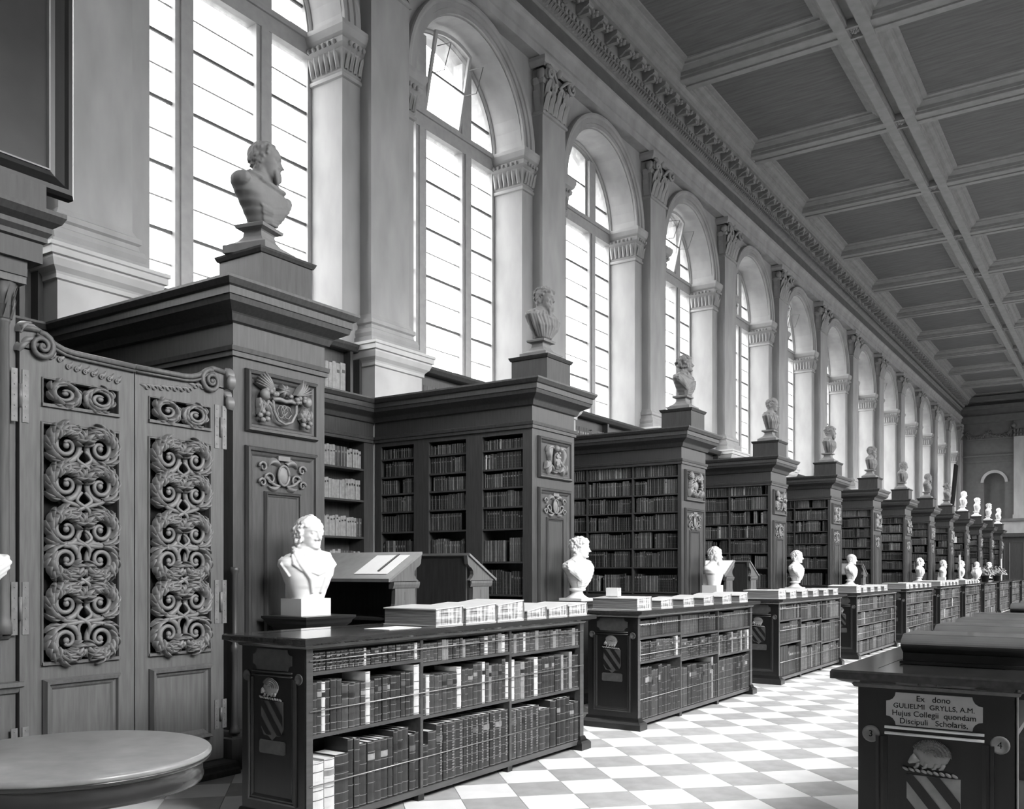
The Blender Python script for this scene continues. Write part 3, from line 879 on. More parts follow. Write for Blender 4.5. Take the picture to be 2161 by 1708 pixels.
for k in range(2, 14):                                    # their books
    yb = PILY(k)-.485+.03
    if k == 2:
        cols = [(-2.32, -1.77), (-1.53, -.95), (-.71, -.13)]; zs = [1.25, 1.64, 2.03, 2.29, 2.52, 2.74, 2.97, 3.13]
    else:
        cols = [(-2.40, -1.68), (-1.65, -.85), (-.82, -.06)]; zs = [1.20, 1.59, 1.885, 2.175, 2.455, 2.73, 3.01, 3.26]
    for (x0, x1) in cols:
        for i in range(7):
            h = min(zs[i+1]-zs[i]-.03, .30)
            fill_row((-5.72+x0, yb, zs[i]+.001), (1, 0), (0, -1), x1-x0, h, rng, .018, .045, .19, dark=(k == 2), gap=.07)
# wooden blocks under the upper row of busts
pb = MB().box(-.25, .25, -.27, .27, 0, .33).sweep([(-.25,-.27),(.25,-.27),(.25,.27),(-.25,.27)], [(0,.30),(.012,.305),(.025,.33),(.03,.345),(-.1,.345)], XY, closed=True)
pbm = pb.mesh('bust_block', [oak_lo])
for k in range(1, 14):
    o = obj('bust_block', pbm, loc=(-5.90, PILY(k), 3.731))
    tag(o, ('dark square wooden block under the bust on the bookcase by the gates' if k == 1 else 'dark square wooden block atop the %s tall bookcase from the gates' % ordw(k)), 'block', 'wooden blocks carrying the upper busts')

# ------------------------------------------------------------------ wall cases under the windows
def wall_case():
    W = BAY-.97-.02
    root = thing('wall_bookcase', (-8.17, PILY(1)+.495, 0), 'x', 'bookcase', 'low wall cases under the windows')
    mb = MB().box(-.5, -.26, 0, W, 0, 3.48).box(-.26, 0, 0, W, 0, 1.05).box(-.26, 0, 0, W, 3.20, 3.48)
    cols = [(.12, .95), (1.22, 2.05), (2.34, 3.12)]
    xs = [0]+[c for p in cols for c in p]+[W]
    for i in range(0, len(xs), 2): mb.box(-.26, 0, xs[i], xs[i+1], 1.05, 3.20)
    obj('carcass', mb, [oak], root)
    zs = [1.12, 1.54, 1.965, 2.435, 2.84]
    for y0, y1 in cols:
        sh = MB().box(-.26, -.005, y0, y1, -.025, 0).mesh('shelf', [case_oak])
        for z in zs: obj('shelf', sh, parent=root, loc=(0, 0, z))
    p = [(0, 0), (0, W)]
    obj('cornice', MB().sweep(p, CORN, XY).box(-.5, 0, 0, W, 3.44, 3.72), [oak], root)
    obj('architrave', MB().sweep(p, ARCH, XY), [oak], root)
    obj('plinth', MB().sweep(p, PLIN, XY), [oak], root)
    return root, cols, zs
def attic_case():
    W = BAY-.99
    root = thing('ledge_bookcase', (-8.36, PILY(1)+.495, 3.73), 'x', 'bookcase', 'small cases on the ledge below the windows')
    obj('carcass', MB().box(-.13, -.12, 0, W, 0, .74).box(-.12, 0, 0, .05, 0, .74).box(-.12, 0, W-.05, W, 0, .74).box(-.12, 0, 1.60, 1.66, 0, .74).box(-.12, 0, W-.22, W-.17, 0, .74), [oak], root)
    obj('cornice', MB().box(-.12, 0, 0, W, .64, .70).sweep([(0, 0), (0, W)], [(0, .64), (.02, .65), (.05, .70), (.06, .735), (-.13, .735)], XY), [oak], root)
    return root, W
wc, wcols, wzs = wall_case(); ac, aW = attic_case()
for k in range(0, 13):
    a = wc if k == 0 else copy_tree(wc); b = ac if k == 0 else copy_tree(ac)
    a.location = (-8.17, PILY(k)+.495, 0); b.location = (-8.36, PILY(k)+.495, 3.73)
    where = 'in the gated bay' if k == 0 else 'in the %s bay beyond the gates' % ordw(k)
    a['label'] = 'dark oak wall bookcase below the window %s' % where
    b['label'] = 'small dark ledge bookcase under the window sill %s' % where
    if k > 3 or k == 0: continue
    rg = random.Random(40+k)
    for y0, y1 in wcols:
        for i, z in enumerate(wzs):
            fill_row((-8.18, PILY(k)+.495+y0, z+.001), (0, 1), (1, 0), y1-y0, .27, rg, .035, .055, .2, pale=(k == 1))
    fill_row((-8.37, PILY(k)+.495+.06, 3.732), (0, 1), (1, 0), 1.5, .5, rg, .05, .09, .10)
    fill_row((-8.37, PILY(k)+.495+1.7, 3.732), (0, 1), (1, 0), aW-1.95, .5, rg, .05, .09, .10, pale=(k == 1))

# ------------------------------------------------------------------ low bookcases
LW, LL, LH = .54, 3.22, 1.15
TOPP = [(0, 1.078), (.012, 1.082), (.02, 1.095), (.05, 1.104), (.07, 1.114), (.085, 1.116), (.085, 1.142), (.08, 1.15), (-.06, 1.15)]
SH1 = [[.945, .915, .895], [.885, .85, .845], [.86, .82, .79]]
SH2 = [[.58, .56, .535], [.65, .60, .56], [.54, .46, .43]]
SHV = MB().box(0, .01, 0, .01, 0, .01)
def crest():
    """domed spiny beast walking to the left on a twisted bar"""
    mb = MB(); mp = XZ(0)
    mb.ell(mp(.004, .046, .004), (.064, .014, .050), 18, 9)
    mb.tube([mp(-.045, .034, .008), mp(-.060, .022, .010), mp(-.074, .010, .008)], [.020, .015, .005], 7)
    for a in (-.040, -.012, .022, .046): mb.tube([mp(a, .015, .008), mp(a-.006, -.002, .008), mp(a-.016, -.006, .008)], [.009, .007, .004], 5)
    for row in range(5):
        n = 34-5*row
        for i in range(n):
            a = PI*(.0+.90*(i+.5*(row % 2))/n); r = .96-.19*row
            c = (.004+.062*r*math.cos(a), .046+.049*r*math.sin(a))
            mb.tube([mp(c[0], c[1], .008+.003*row), mp(c[0]+.012*math.cos(a-.5), c[1]+.012*math.sin(a-.5), .013+.003*row)], [.0026, .0008], 3)
    for w_ in range(9): mb.ell(mp(-.085+.021*w_, -.014-.012*w_/9, .006), (.014, .007, .006), 6, 4, Matrix.Rotation(.5, 3, 'Y'))
    return mb
crest_me = crest().mesh('beast_crest', [shield_l])
def shield():
    mb = MB(); mp = XZ(0)
    q = [(-.092, .10), (.092, .10), (.092, -.06), (.07, -.10), (.03, -.105), (0, -.13), (-.03, -.105), (-.07, -.10), (-.092, -.06)]
    return MB().prism(q[::-1], 0, .006, mp)
def bends():
    mb = MB(); mp = XZ(0)
    for d in (-.045, .03, .10):
        # diagonal band from the upper left to the lower right, clipped to the shield
        w = .022
        pts = []
        for (sg, off) in ((1, w), (1, -w)):
            pass
        x0, x1 = -.092, .092
        def zl(x, o): return .055-1.25*(x-x0)+o+d*1.6
        P = []
        for o in (w*1.3, -w*1.3):
            row = []
            for i in range(9):
                x = x0+(x1-x0)*i/8
                row.append((x, max(-.098, min(.099, zl(x, o)))))
            P.append(row)
        vs = [mp(a, b, .009) for a, b in P[0]]+[mp(a, b, .009) for a, b in P[1]]
        mb.add(vs, [(i, i+1, 9+i+1, 9+i) for i in range(8)])
    return mb
shield_me = shield().mesh('shield', [shield_d]); shield_hi = shield().mesh('shield', [shield_l]); bend_me = bends().mesh('shield_bends', [ebony])
def notched(w, h, r):
    q = []
    for cx, cz, a0 in ((w, h, PI*1.5), (-w, h, 0), (-w, -h, PI/2), (w, -h, PI)):
        pts = [(cx+r*math.cos(a0-i*PI/8*1), cz+r*math.sin(a0-i*PI/8)) for i in range(5)]
        q += pts
    return q
def low_case(variant, bright):
    root = thing('low_bookcase', (-4.44, PILY(1)-1.465, 0), 'x', 'bookcase')
    mb = MB()
    mb.box(0, LW, 0, .035, .06, 1.09).box(0, LW, LL-.035, LL, .06, 1.09).box(.20, .235, 0, LL, .06, 1.09).box(0, LW, 0, LL, .045, .085).box(0, .2, 0.02, LL-.02, .06, 1.06)
    mb.box(LW-.05, LW+.004, 0, .05, .06, 1.09).box(LW-.05, LW+.004, LL-.06, LL, .06, 1.09).box(LW-.02, LW-.005, 0, LL, 1.07, 1.09)
    obj('carcass', mb, [case_oak], root)
    path = [(0, 0), (LW, 0), (LW, LL), (0, LL)]
    obj('top', MB().sweep(path, TOPP, XY, closed=True).box(.03, LW-.03, .03, LL-.03, 1.06, 1.149), [case_top], root)
    pl = [(0, .115), (.012, .11), (.02, .085), (.035, .075), (.05, .055), (.05, 0)]
    for ya, yb in ((0, .06), (LL-.06, LL)):
        obj('plinth_foot', MB().sweep([(0, ya), (LW, ya), (LW, yb), (0, yb)], pl, XY, closed=True), [ebony], root)
    for y in (1.045, 2.105): obj('foot', MB().box(LW-.06, LW-.01, y-.03, y+.03, 0, .05), [ebony], root)
    pass
    if variant < 3:
        dv = MB().box(.235, LW-.005, -.014, .014, .08, 1.08).mesh('divider', [case_oak])
        for y in (1.045, 2.105): obj('divider', dv, parent=root, loc=(0, y, 0))
        edges = [.035, 1.045, 2.105, LL-.035]
        for b in range(3):
            sh = MB().box(.235, LW-.005, edges[b]+.012, edges[b+1]-.012, -.022, 0).mesh('shelf', [case_oak])
            for z in (SH1[variant][b], SH2[variant][b]): obj('shelf', sh, parent=root, loc=(0, 0, z))
    else:
        sh = MB().box(.235, LW-.005, .035, LL-.035, -.022, 0).mesh('shelf', [case_oak])
        for z in (.83, .58, .33): obj('shelf', sh, parent=root, loc=(0, 0, z))
    e = MB().box(.004, LW-.004, -.006, 0, .06, 1.085)
    ep = obj('end_panel', e, [ebony], root)
    obj('panel_moulding', MB().sweep([(.09, .90), (.09, .19), (LW-.09, .19), (LW-.09, .90)], [(.022, 0), (.022, .012), (.010, .016), (.006, .008), (-.004, .010), (-.018, .003), (-.018, 0)], XZ(-.006)), [ebony_ln], ep)
    q = notched(.165, .062, .034)
    obj('name_plate', MB().prism(q, 0, .005, XZ(-.006)), [plate if bright else plate_lo], root, (LW/2, 0, 1.008))
    rl = MB()
    for z in (.936, .914): rl.tube([(.10, -.012, z), (LW-.10, -.012, z)], .006, 6)
    obj('bead_rail', rl, [plate_edge if bright else ebony_ln], root)
    bd = MB().lathe([(0, 0), (.031, 0), (.033, .003), (.031, .006), (.026, .007), (.024, .005), (0, .005)], (0, 0, 0), 20)
    bd.v = [(x, -z, y) for x, y, z in bd.v]
    bdm = bd.mesh('number_badge', [badge_m if bright else plate_lo])
    for x in (.05, LW-.05): obj('number_badge', bdm, parent=root, loc=(x, -.006, .905))
    s = obj('shield', shield_hi if bright else shield_me, parent=root, loc=(LW/2, -.006, .665))
    obj('shield_bends', bend_me, parent=s)
    obj('beast_crest', crest_me, parent=root, loc=(LW/2-.01, -.008, .80))
    if not bright:
        obj('motto_plate', MB().prism([(-.11,-.03),(-.10,-.04),(.10,-.04),(.11,-.03),(.11,.03),(.10,.04),(-.10,.04),(-.11,.03)], 0, .005, XZ(-.006)), [plate_lo], root, (LW/2, 0, .495))
    return root
def rods(root, variant):
    rd = MB().tube([(LW+.012, .02, 0), (LW+.012, LL-.02, 0)], .0036, 6).mesh('brass_rod', [brass])
    for z in ((1.012, .72, .29) if variant < 3 else (.93, .68, .43)): obj('brass_rod', rd, parent=root, loc=(0, 0, z))
lows = []
lowp = [low_case(i, False) for i in range(4)]
for i, r_ in enumerate(lowp): rods(r_, i)
def LY(i): return 3.72+4.28*i
for i in range(0, 13):
    r_ = lowp[i] if i < 4 else copy_tree(lowp[3])
    r_.location = (-4.44, LY(i), 0)
    r_['label'] = ('dark low bookcase standing by the carved gates' if i == 0 else 'dark low bookcase, %s along the left side of the aisle' % ordw(i+1))
    r_['group'] = 'low bookcases along the left of the aisle'
    lows.append(r_)
rgt = low_case(0, True)
rgt.location = (-.87, LY(0), 0); rgt['label'] = 'dark low bookcase with a white name plate at the right'; rgt['group'] = 'low bookcases along the right of the aisle'
for i in (1, 2, 3):
    c = copy_tree(lowp[3]); c.location = (-.87, LY(i), 0); c['group'] = 'low bookcases along the right of the aisle'
    c['label'] = 'dark low bookcase, %s behind the one with the white plate' % ordw(i)
def text(s, size, x, z, y, parent, m, name='inscription', shear=0, sx=1.0):
    cu = bpy.data.curves.new(name, 'FONT'); cu.body = s; cu.size = size; cu.align_x = 'CENTER'; cu.align_y = 'CENTER'
    cu.extrude = .0006; cu.shear = shear
    cu.materials.append(m)
    tmp = bpy.data.objects.new('tmp', cu); COL.objects.link(tmp)
    me = bpy.data.meshes.new_from_object(tmp.evaluated_get(bpy.context.evaluated_depsgraph_get()))
    bpy.data.objects.remove(tmp)
    me.name = name
    o = bpy.data.objects.new(name, me); COL.objects.link(o); o.parent = parent
    o.location = (x, y, z); o.rotation_euler = (PI/2, 0, 0); o.scale = (sx, 1, 1)
    return o
np_ = [c for c in rgt.children if c.name.startswith('name_plate')][0]
for s, size, z, sx in (('Ex   dono', .030, .042, 1.0), ('GULIELMI  GRYLLS, A.M.', .026, .012, 1.02), ('Hujus Collegii  quondam', .029, -.016, 1.0), ('Discipuli   Scholaris,', .029, -.045, 1.0)):
    text(s, size, 0, z, -.012, np_, ink, sx=sx)
bs = [c for c in rgt.children if c.name.startswith('number_badge')]
for b, s in zip(bs, ('3', '4')): text(s, .034, 0, 0, -.0095, b, ink, 'numeral')

# books of the low cases: the large front ones one by one
def real_book(loc, w, h, d, m, bands, label, lab_tone=None, lean=0.0, tooled=False):
    mb = MB(); t = .004; n = 6; bul = min(.010, w*.22)
    mb.box(-d, 0, 0, t, 0, h, 0); mb.box(-d, 0, w-t, w, 0, h, 0)
    arc = [(bul*math.sin(PI*i/n), w*i/n) for i in range(n+1)]
    vs = [(x, y, 0) for x, y in arc]+[(x, y, h) for x, y in arc]
    mb.add(vs, [(i, i+1, n+2+i, n+1+i) for i in range(n)]+[tuple(range(n+1, 2*n+2))], 0, False)
    for q in range(bands):
        z = h*(q+1)/(bands+1); hb = .0021
        a2 = [(x+.0035, y) for x, y in arc]
        vs = [(x, y, z-hb) for x, y in a2]+[(x, y, z+hb) for x, y in a2]
        mb.add(vs, [(i, i+1, n+2+i, n+1+i) for i in range(n)], 1 if (q+int(h*1000)) % 3 else 0)
        if tooled:
            for zz in (z+.012, z+h/(bands+1)*.5, z-.012):
                mb.add([(bul+.0045, w*.3, zz), (bul+.0045, w*.5, zz-.007), (bul+.0045, w*.7, zz), (bul+.0045, w*.5, zz+.007)], [(0,1,2,3)], 1)
    for zz in (.006, h-.010):
        mb.add([(x+.001, y, zz) for x, y in arc]+[(x+.001, y, zz+.004) for x, y in arc], [(i, i+1, n+2+i, n+1+i) for i in range(n)], 1)
    o = obj('book', mb, [leath[m], gilt if m < 5 else leath[3]], loc=loc)
    if lean: o.rotation_euler[0] = lean
    tag(o, label, 'book', 'bound volumes in the front low bookcases')
    obj('page_block', MB().box(-d+.006, -.002, t, w-t, .003, h-.005), [paper], o)
    if lab_tone is not None:
        z0, z1 = h*.70, h*.80
        obj('title_label', MB().add([(x+.002, y, z0) for x, y in arc]+[(x+.002, y, z1) for x, y in arc], [(i, i+1, n+2+i, n+1+i) for i in range(n)]), [leath[lab_tone]], o)
    return o
BAYW = ['near bay', 'middle bay', 'far bay']; SHN = ['top shelf', 'middle shelf', 'bottom shelf']
# (count, {index: tone}, base tones, tooled range)
ROWS0 = {(0,0): (27, {11: 5, 25: 5}, [1,1,1,2], (0, 11)), (0,1): (24, {5: 4, 6: 4, 11: 4, 17: 5, 21: 4, 22: 5}, [1,2,2,1], None), (0,2): (23, {1: 4, 4: 5, 8: 4, 14: 4, 15: 3, 21: 4}, [2,1,3,2], None),
         (1,0): (22, {2: 5, 10: 5, 21: 5}, [1,1,2,1], None), (1,1): (22, {1: 5, 8: 5, 14: 5, 16: 4, 21: 5}, [2,1,2], None), (1,2): (21, {0: 5, 3: 4, 7: 5, 15: 4, 18: 4}, [1,2,1,3], None),
         (2,0): (15, {0: 5, 1: 5}, [1,1,0,1], None), (2,1): (14, {}, [1], (2, 14)), (2,2): (13, {}, [1,1,0,2], (0, 5))}
edges = [.035+.016, 1.045+.014, 2.105+.014, LL-.035]
rg = random.Random(5)
nbook = 0
def low_row(ci, s, b, spec, top, limit=999):
    global nbook
    cnt, special, base, tool = spec
    v = min(ci, 3)
    z = [SH1[v][b], SH2[v][b], .087][s]+.001
    hm = [1.068, SH1[v][b]-.024, SH2[v][b]-.024][s]-z
    y0, y1 = edges[b], edges[b+1]-.014
    ws = [rg.uniform(.72, 1.3)*(1.9 if ci == 0 and s == 2 and b == 0 and i < 3 else 1)*(1.25 if (s == 1 and i in special and special[i] == 5 and b == 1 and i == 8) else 1) for i in range(cnt)]
    tot = sum(ws); pitch = (y1-y0)*.985
    a = y0+.002; setm = rg.choice(base); run = 0
    for i in range(cnt):
        w = pitch*ws[i]/tot
        if run <= 0: setm = rg.choice(base); run = rg.randint(2, 6); hset = rg.uniform(.78, .95)
        run -= 1
        m = special.get(i, setm)
        h = hm*(hset if m < 4 else rg.uniform(.80, .97))*rg.uniform(.985, 1.01)
        if ci == 0 and s == 2 and b == 0 and i < 3: h = hm*(.70+.02*i)
        tooled = bool(tool and tool[0] <= i < tool[1])
        if tooled: h = hm*(.88 if s else .90)
        if ci == 0 and s == 2 and b == 1: h = hm*([.62, .80]+[.88]*12)[i]
        what = LNAME[m]
        lab = '%s %s, %s from near end, %s, %s, %s' % (what, 'folio' if s == 2 else 'book', ordw(i+1), SHN[s], BAYW[b], 'bookcase by gates' if ci == 0 else 'second low bookcase')
        real_book((-4.44+LW-.012-rg.uniform(0, .01), LY(ci)+a, z), w*.965, h, .20, m, [4, 5, 5][s], lab, lab_tone=(rg.choice((0, 3, 4)) if rg.random() < .5 else None), tooled=tooled)
        a += w; nbook += 1
for (s, b), spec in ROWS0.items(): low_row(0, s, b, spec, True)
ROWS1 = {(2,0): (20, {}, [1,2,1], None), (2,1): (19, {16: 4}, [1,1,2], None), (2,2): (17, {}, [1,1,0,2], None), (1,0): (22, {0: 4, 20: 5}, [1,2,1], None), (1,1): (22, {}, [2,1], None), (1,2): (19, {0: 4, 8: 4, 13: 4, 18: 5}, [2,1,3], None)}
for (s, b), spec in ROWS1.items(): low_row(1, s, b, spec, False)
rg2 = random.Random(77)
for ci in range(1, 13):
    v = min(ci, 3)
    x = -4.44+LW-.014
    for b in range(3):
        if v < 3:
            lev = [(SH1[v][b], 1.068), (SH2[v][b], SH1[v][b]-.024), (.087, SH2[v][b]-.024)]
        else:
            lev = [(.83, 1.068), (.58, .806), (.33, .556), (.087, .306)]
        for s, (z0, z1) in enumerate(lev):
            if ci == 1 and s > 0: continue
            fill_row((x, LY(ci)+edges[b], z0+.001), (0, 1), (1, 0), edges[b+1]-edges[b]-.016, z1-z0, rg2, .026, .055, .2, gap=.02)
bo = obj('books', BOOKS, leath+[gilt]); tag(bo, 'ranks of old leather books filling the further shelves of the hall', 'books', kind='stuff')
print('books', nbook)

# large folios lying on the low cases
def folio(loc, dx, dy, h, h2, pm, cov, label, group):
    """local origin: lower front corner towards the aisle and the viewer; dx across the case (to -x), dy along it"""
    def wedge(y0, y1, z00, z01, z10, z11, x0, x1, mi=0):
        mb = MB()
        mb.add([(x0,y0,z00),(x1,y0,z00),(x1,y1,z10),(x0,y1,z10),(x0,y0,z01),(x1,y0,z01),(x1,y1,z11),(x0,y1,z11)],
               [(0,3,2,1),(4,5,6,7),(0,1,5,4),(1,2,6,5),(2,3,7,6),(3,0,4,7)], mi); return mb
    t = .008
    cv = wedge(-.01, dy+.004, 0, t, 0, t, -dx-.004, .008)
    c2 = wedge(-.01, dy+.004, h2-t, h2, h-t, h, -dx-.004, .008)
    cv.add(c2.v, c2.f)
    n = 5
    cv.add([(x, dy+.004+.014*math.sin(PI*i/n), h*i/n) for x in (-dx-.004, .006) for i in range(n+1)], [(i, i+1, n+2+i, n+1+i) for i in range(n)])
    o = obj('folio', cv, [cov], loc=loc); tag(o, label, 'folio', group)
    pg = wedge(0, dy, t, h2-t, t, h-t, -dx, 0)
    me = pg.mesh('page_block', [page_s, page_d])
    for i, p in enumerate(me.polygons): p.material_index = 1 if i == 2 else 0
    obj('page_block', me, parent=o)
    return o
zt = 1.151
GF = 'large folios lying on the low bookcases'
f1 = [(4.91, .29, .135, .120, .46), (5.25, .36, .14, .115, .44), (5.645, .34, .155, .125, .44), (6.05, .27, .10, .065, .42), (6.375, .28, .105, .07, .42), (6.70, .29, .105, .085, .42)]
lab = ['biggest vellum folio with rumpled page edges, nearest the white bust', 'second vellum folio from the white bust on the gate-side bookcase', 'tallest vellum folio lying midway on the gate-side low bookcase',
       'fourth folio lying on the gate-side low bookcase, wedge shaped', 'fifth folio lying on the gate-side low bookcase, wedge shaped', 'last folio at the far end of the gate-side low bookcase']
for (y, dy, h, h2, dx), l_ in zip(f1, lab): folio((-3.90, y, zt), dx, dy, h, h2, None, vell_cov, l_, GF)
for i in range(1, 7):
    n = 6 if i != 3 else 5
    for j in range(n):
        y = LY(i)-.04+j*.565
        if j == 0: a = (.30, .125, .115, .48)
        else: a = (.27, .105, .08, .40)
        folio((-3.895 if j == 0 else -3.92, y+(.02 if j == 0 else .05), zt), a[3], a[0], a[1]*(1+.1*math.sin(i*3+j)), a[2], None, vell_cov,
              'vellum folio lying %s from near end on the %s low bookcase of the left row' % (ordw(j+1), ordw(i+1)), GF)
o = obj('paper_sheet', MB().box(-.12, .10, -.16, .16, 0, .002), [paper], loc=(-4.02, 4.62, zt)); tag(o, 'loose white sheet lying on the low bookcase before the biggest folio', 'paper')
wb = MB().box(-.06, .06, -.05, .05, 0, .005).box(-.06, -.055, -.05, .05, 0, .085).box(-.06, .06, -.05, -.045, 0, .085).box(-.06, .06, .045, .05, 0, .085).box(.055, .06, -.05, .05, 0, .05)
o = obj('card_box', wb, [paper], loc=(-4.22, 8.12, zt+.126), rz=.1); tag(o, 'small white open card box standing on the folio beyond the second bust', 'box')

# dark folios with rounded backs on the right-hand cases
book_gloss = mat('glossy_calf', 0.085, 0.30, 0.6, 6, 0.3, coat=0.5)
def dark_folio(y, i):
    r_ = thing('covered_volume', (-.765, y, zt), ('glossy dark volume with rounded back, lying behind the white name plate' if i == 0 else 'glossy dark round-backed volume, %s behind the white name plate' % ordw(i+1)),
               'book', 'dark round-backed volumes on the right-hand low bookcases')
    n = 10; L = .44
    arc = [(-.055*math.sin(PI*t/n), .045+.075*t/n) for t in range(n+1)]
    m = MB()
    m.add([(x, a, b) for x in (0, L) for a, b in arc], [(t, t+1, n+2+t, n+1+t) for t in range(n)]+[tuple(range(n+1)), tuple(range(n+1, 2*n+2))], 0, False)
    m.box(0, L, 0, .27, .045, .052).box(0, L, 0, .27, .114, .121)
    obj('rounded_cover', m, [book_gloss], r_)
    obj('page_block', MB().box(.005, L-.005, 0, .26, .052, .114), [page_d], r_)
    obj('lower_board', MB().box(-.01, L+.01, -.02, .29, 0, .012).box(0, L, -.005, .27, .012, .045), [leath[0]], r_)
for i, y in enumerate((4.03, 4.80, 5.45, 6.15, 8.2, 9.0, 12.6)): dark_folio(y, i)
# ------------------------------------------------------------------ carved gates of the first bay
def volute_mesh(r0, turns=1.6, rad=.021, eye=True):
    mb = MB(); n = 34; pts = []; rr = []
    for i in range(n+1):
        s = i/n; a = -PI*.5-s*turns*2*PI
        r = r0*(1-s)**.85+.020
        pts.append((.022+.012*s, r*math.cos(a), r*math.sin(a))); rr.append(rad*(1-.45*s))
    mb.tube(pts, rr, 7)
    if eye: mb.ell((.03, 0, 0), (.018, .022, .022), 8, 6)
    return mb
def acanthus():
    """one hooked lobe, root at the origin, running up +z (b) and curling over"""
    mb = MB()
    leaf_blade(mb, (0, 0), PI/2, .19, .070, .055, 1.45, .016, mp=YZ(0))
    leaf_blade(mb, (.014, .03), PI/2-.4, .12, .045, .042, 1.1, .014, mp=YZ(0))
    return mb
vol_me = [volute_mesh(.084).mesh('volute', [gate_carve])]
m_ = volute_mesh(.084); m_.v = [(x, -y, z) for x, y, z in m_.v]; vol_me.append(m_.mesh('volute', [gate_carve]))
lf_me = [acanthus().mesh('acanthus_leaf', [gate_carve])]
m_ = acanthus(); m_.v = [(x, -y, z) for x, y, z in m_.v]; lf_me.append(m_.mesh('acanthus_leaf', [gate_carve]))
def stem(pts, rad, parent, n=18):
    P = [Vector(p) for p in pts]; out = []
    for i in range(n+1):                                   # Catmull-Rom through the points
        t = i/n*(len(P)-1); k = min(int(t), len(P)-2); u = t-k
        p0 = P[max(0, k-1)]; p1 = P[k]; p2 = P[k+1]; p3 = P[min(len(P)-1, k+2)]
        out.append(tuple(.5*((2*p1)+(-p0+p2)*u+(2*p0-5*p1+4*p2-p3)*u*u+(-p0+3*p1-3*p2+p3)*u**3)))
    obj('vine_stem', MB().tube(out, rad, 7), [gate_carve], parent)
def scroll_panel(parent, yc, half):
    """pierced panel of paired scrolls; half = half its width"""
    rows = [2.344, 2.095, 1.80, 1.600, 1.317, 1.076]
    flip = [0, 0, 0, 1, 0, 1]
    kx = half/.255
    bk = obj('fretwork_on_shade_sheet', MB().box(-.05, -.045, yc-half, yc+half, .94, 2.465), [back_dark], parent)  # added dark sheet in place of the dim bay behind the openwork
    for r_, (z, fl_) in enumerate(zip(rows, flip)):
        for s in (-1, 1):
            v = obj('volute', vol_me[0 if s > 0 else 1], parent=bk, loc=(-.01, yc+s*.118*kx, z))
            v.scale = (1, kx*.98, 1.0 if not fl_ else -1.0)
            # lobes springing from the outer turn, feathered towards the edge of the panel
            for q in range(9):
                a = -1.35+q*.36
                R_ = .088+.010*(q % 2)
                y = yc+s*(.118+R_*math.cos(a)*.95)*kx; zz = z+R_*math.sin(a)*1.10*(1 if not fl_ else -1)
                l_ = obj('acanthus_leaf', lf_me[0 if s > 0 else 1], parent=bk, loc=(-.004+.002*q, y, zz))
                ang = a*.92-.25
                l_.rotation_euler[0] = s*ang*(1 if not fl_ else -1)
                l_.scale = (1.0, kx*(.62+.10*math.sin(q*2.)), .66*(1 if not fl_ else -1))
            for q in range(4):                              # lobes that follow the turn inside and over the volute
                a = .5+q*.62
                l_ = obj('acanthus_leaf', lf_me[1 if s > 0 else 0], parent=bk, loc=(.012, yc+s*(.118+.070*math.cos(a))*kx, z+.070*math.sin(a)*(1 if not fl_ else -1)))
                ang = -(a-.2)
                l_.rotation_euler[0] = -s*ang*(1 if not fl_ else -1)
                l_.scale = (1.1, kx*.60, .52*(1 if not fl_ else -1))
            for q in range(3):                              # nested lobes between the pair
                l_ = obj('acanthus_leaf', lf_me[1 if s > 0 else 0], parent=bk, loc=(.006, yc+s*(.018+.030*q)*kx, z+(.03+.02*q)*(1 if not fl_ else -1)))
                ang = .15+.30*q
                l_.rotation_euler[0] = -s*ang*(1 if not fl_ else -1)
                l_.scale = (1, kx*.8, .62*(1 if not fl_ else -1))
    W = .118*kx
    for z0, z1 in ((rows[1], rows[2]), (rows[2], rows[3]), (rows[3], rows[4]), (rows[0], rows[1]), (rows[4], rows[5])):
        zm = (z0+z1)/2
        for s in (-1, 1):                                   # stems that cross over between one pair and the next
            stem([(.012, yc+s*(W+.09*kx), z0-.02), (.018, yc+s*(W+.02), z0-.105), (.022+.008*s, yc, zm+.0), (.020, yc-s*(W*.55), z1+.11), (.014, yc-s*(W+.06*kx), z1+.085), (.010, yc-s*(W+.10*kx), z1)], [.015]*19, bk)
            stem([(.02, yc+s*.012, zm+.10), (.03+.006*s, yc+s*.045*kx, zm+.04), (.032-.006*s, yc-s*.03*kx, zm-.02), (.02, yc-s*.035*kx, zm-.09)], [.012]*19, bk)
    return bk
def small_frieze(parent, yc, half, z):
    fr = obj('frieze_on_shade_sheet', MB().box(-.05, -.045, yc-half, yc+half, z-.09, z+.09), [back_dark], parent)  # dark sheet added behind the frieze scrolls to read as shade
    for s in (-1, 1):
        v = obj('volute', vol_me[0 if s > 0 else 1], parent=fr, loc=(-.01, yc+s*half*.48, z)); v.scale = (.9, half*.48/.115, .74)
        for q in range(8):
            a = q*2*PI/8
            l_ = obj('acanthus_leaf', lf_me[0 if s > 0 else 1], parent=fr, loc=(-.006, yc+s*(half*.48+.085*math.cos(a)*half/.26), z+.065*math.sin(a)))
            l_.rotation_euler[0] = s*a; l_.scale = (.8, .6, .5)
    return fr
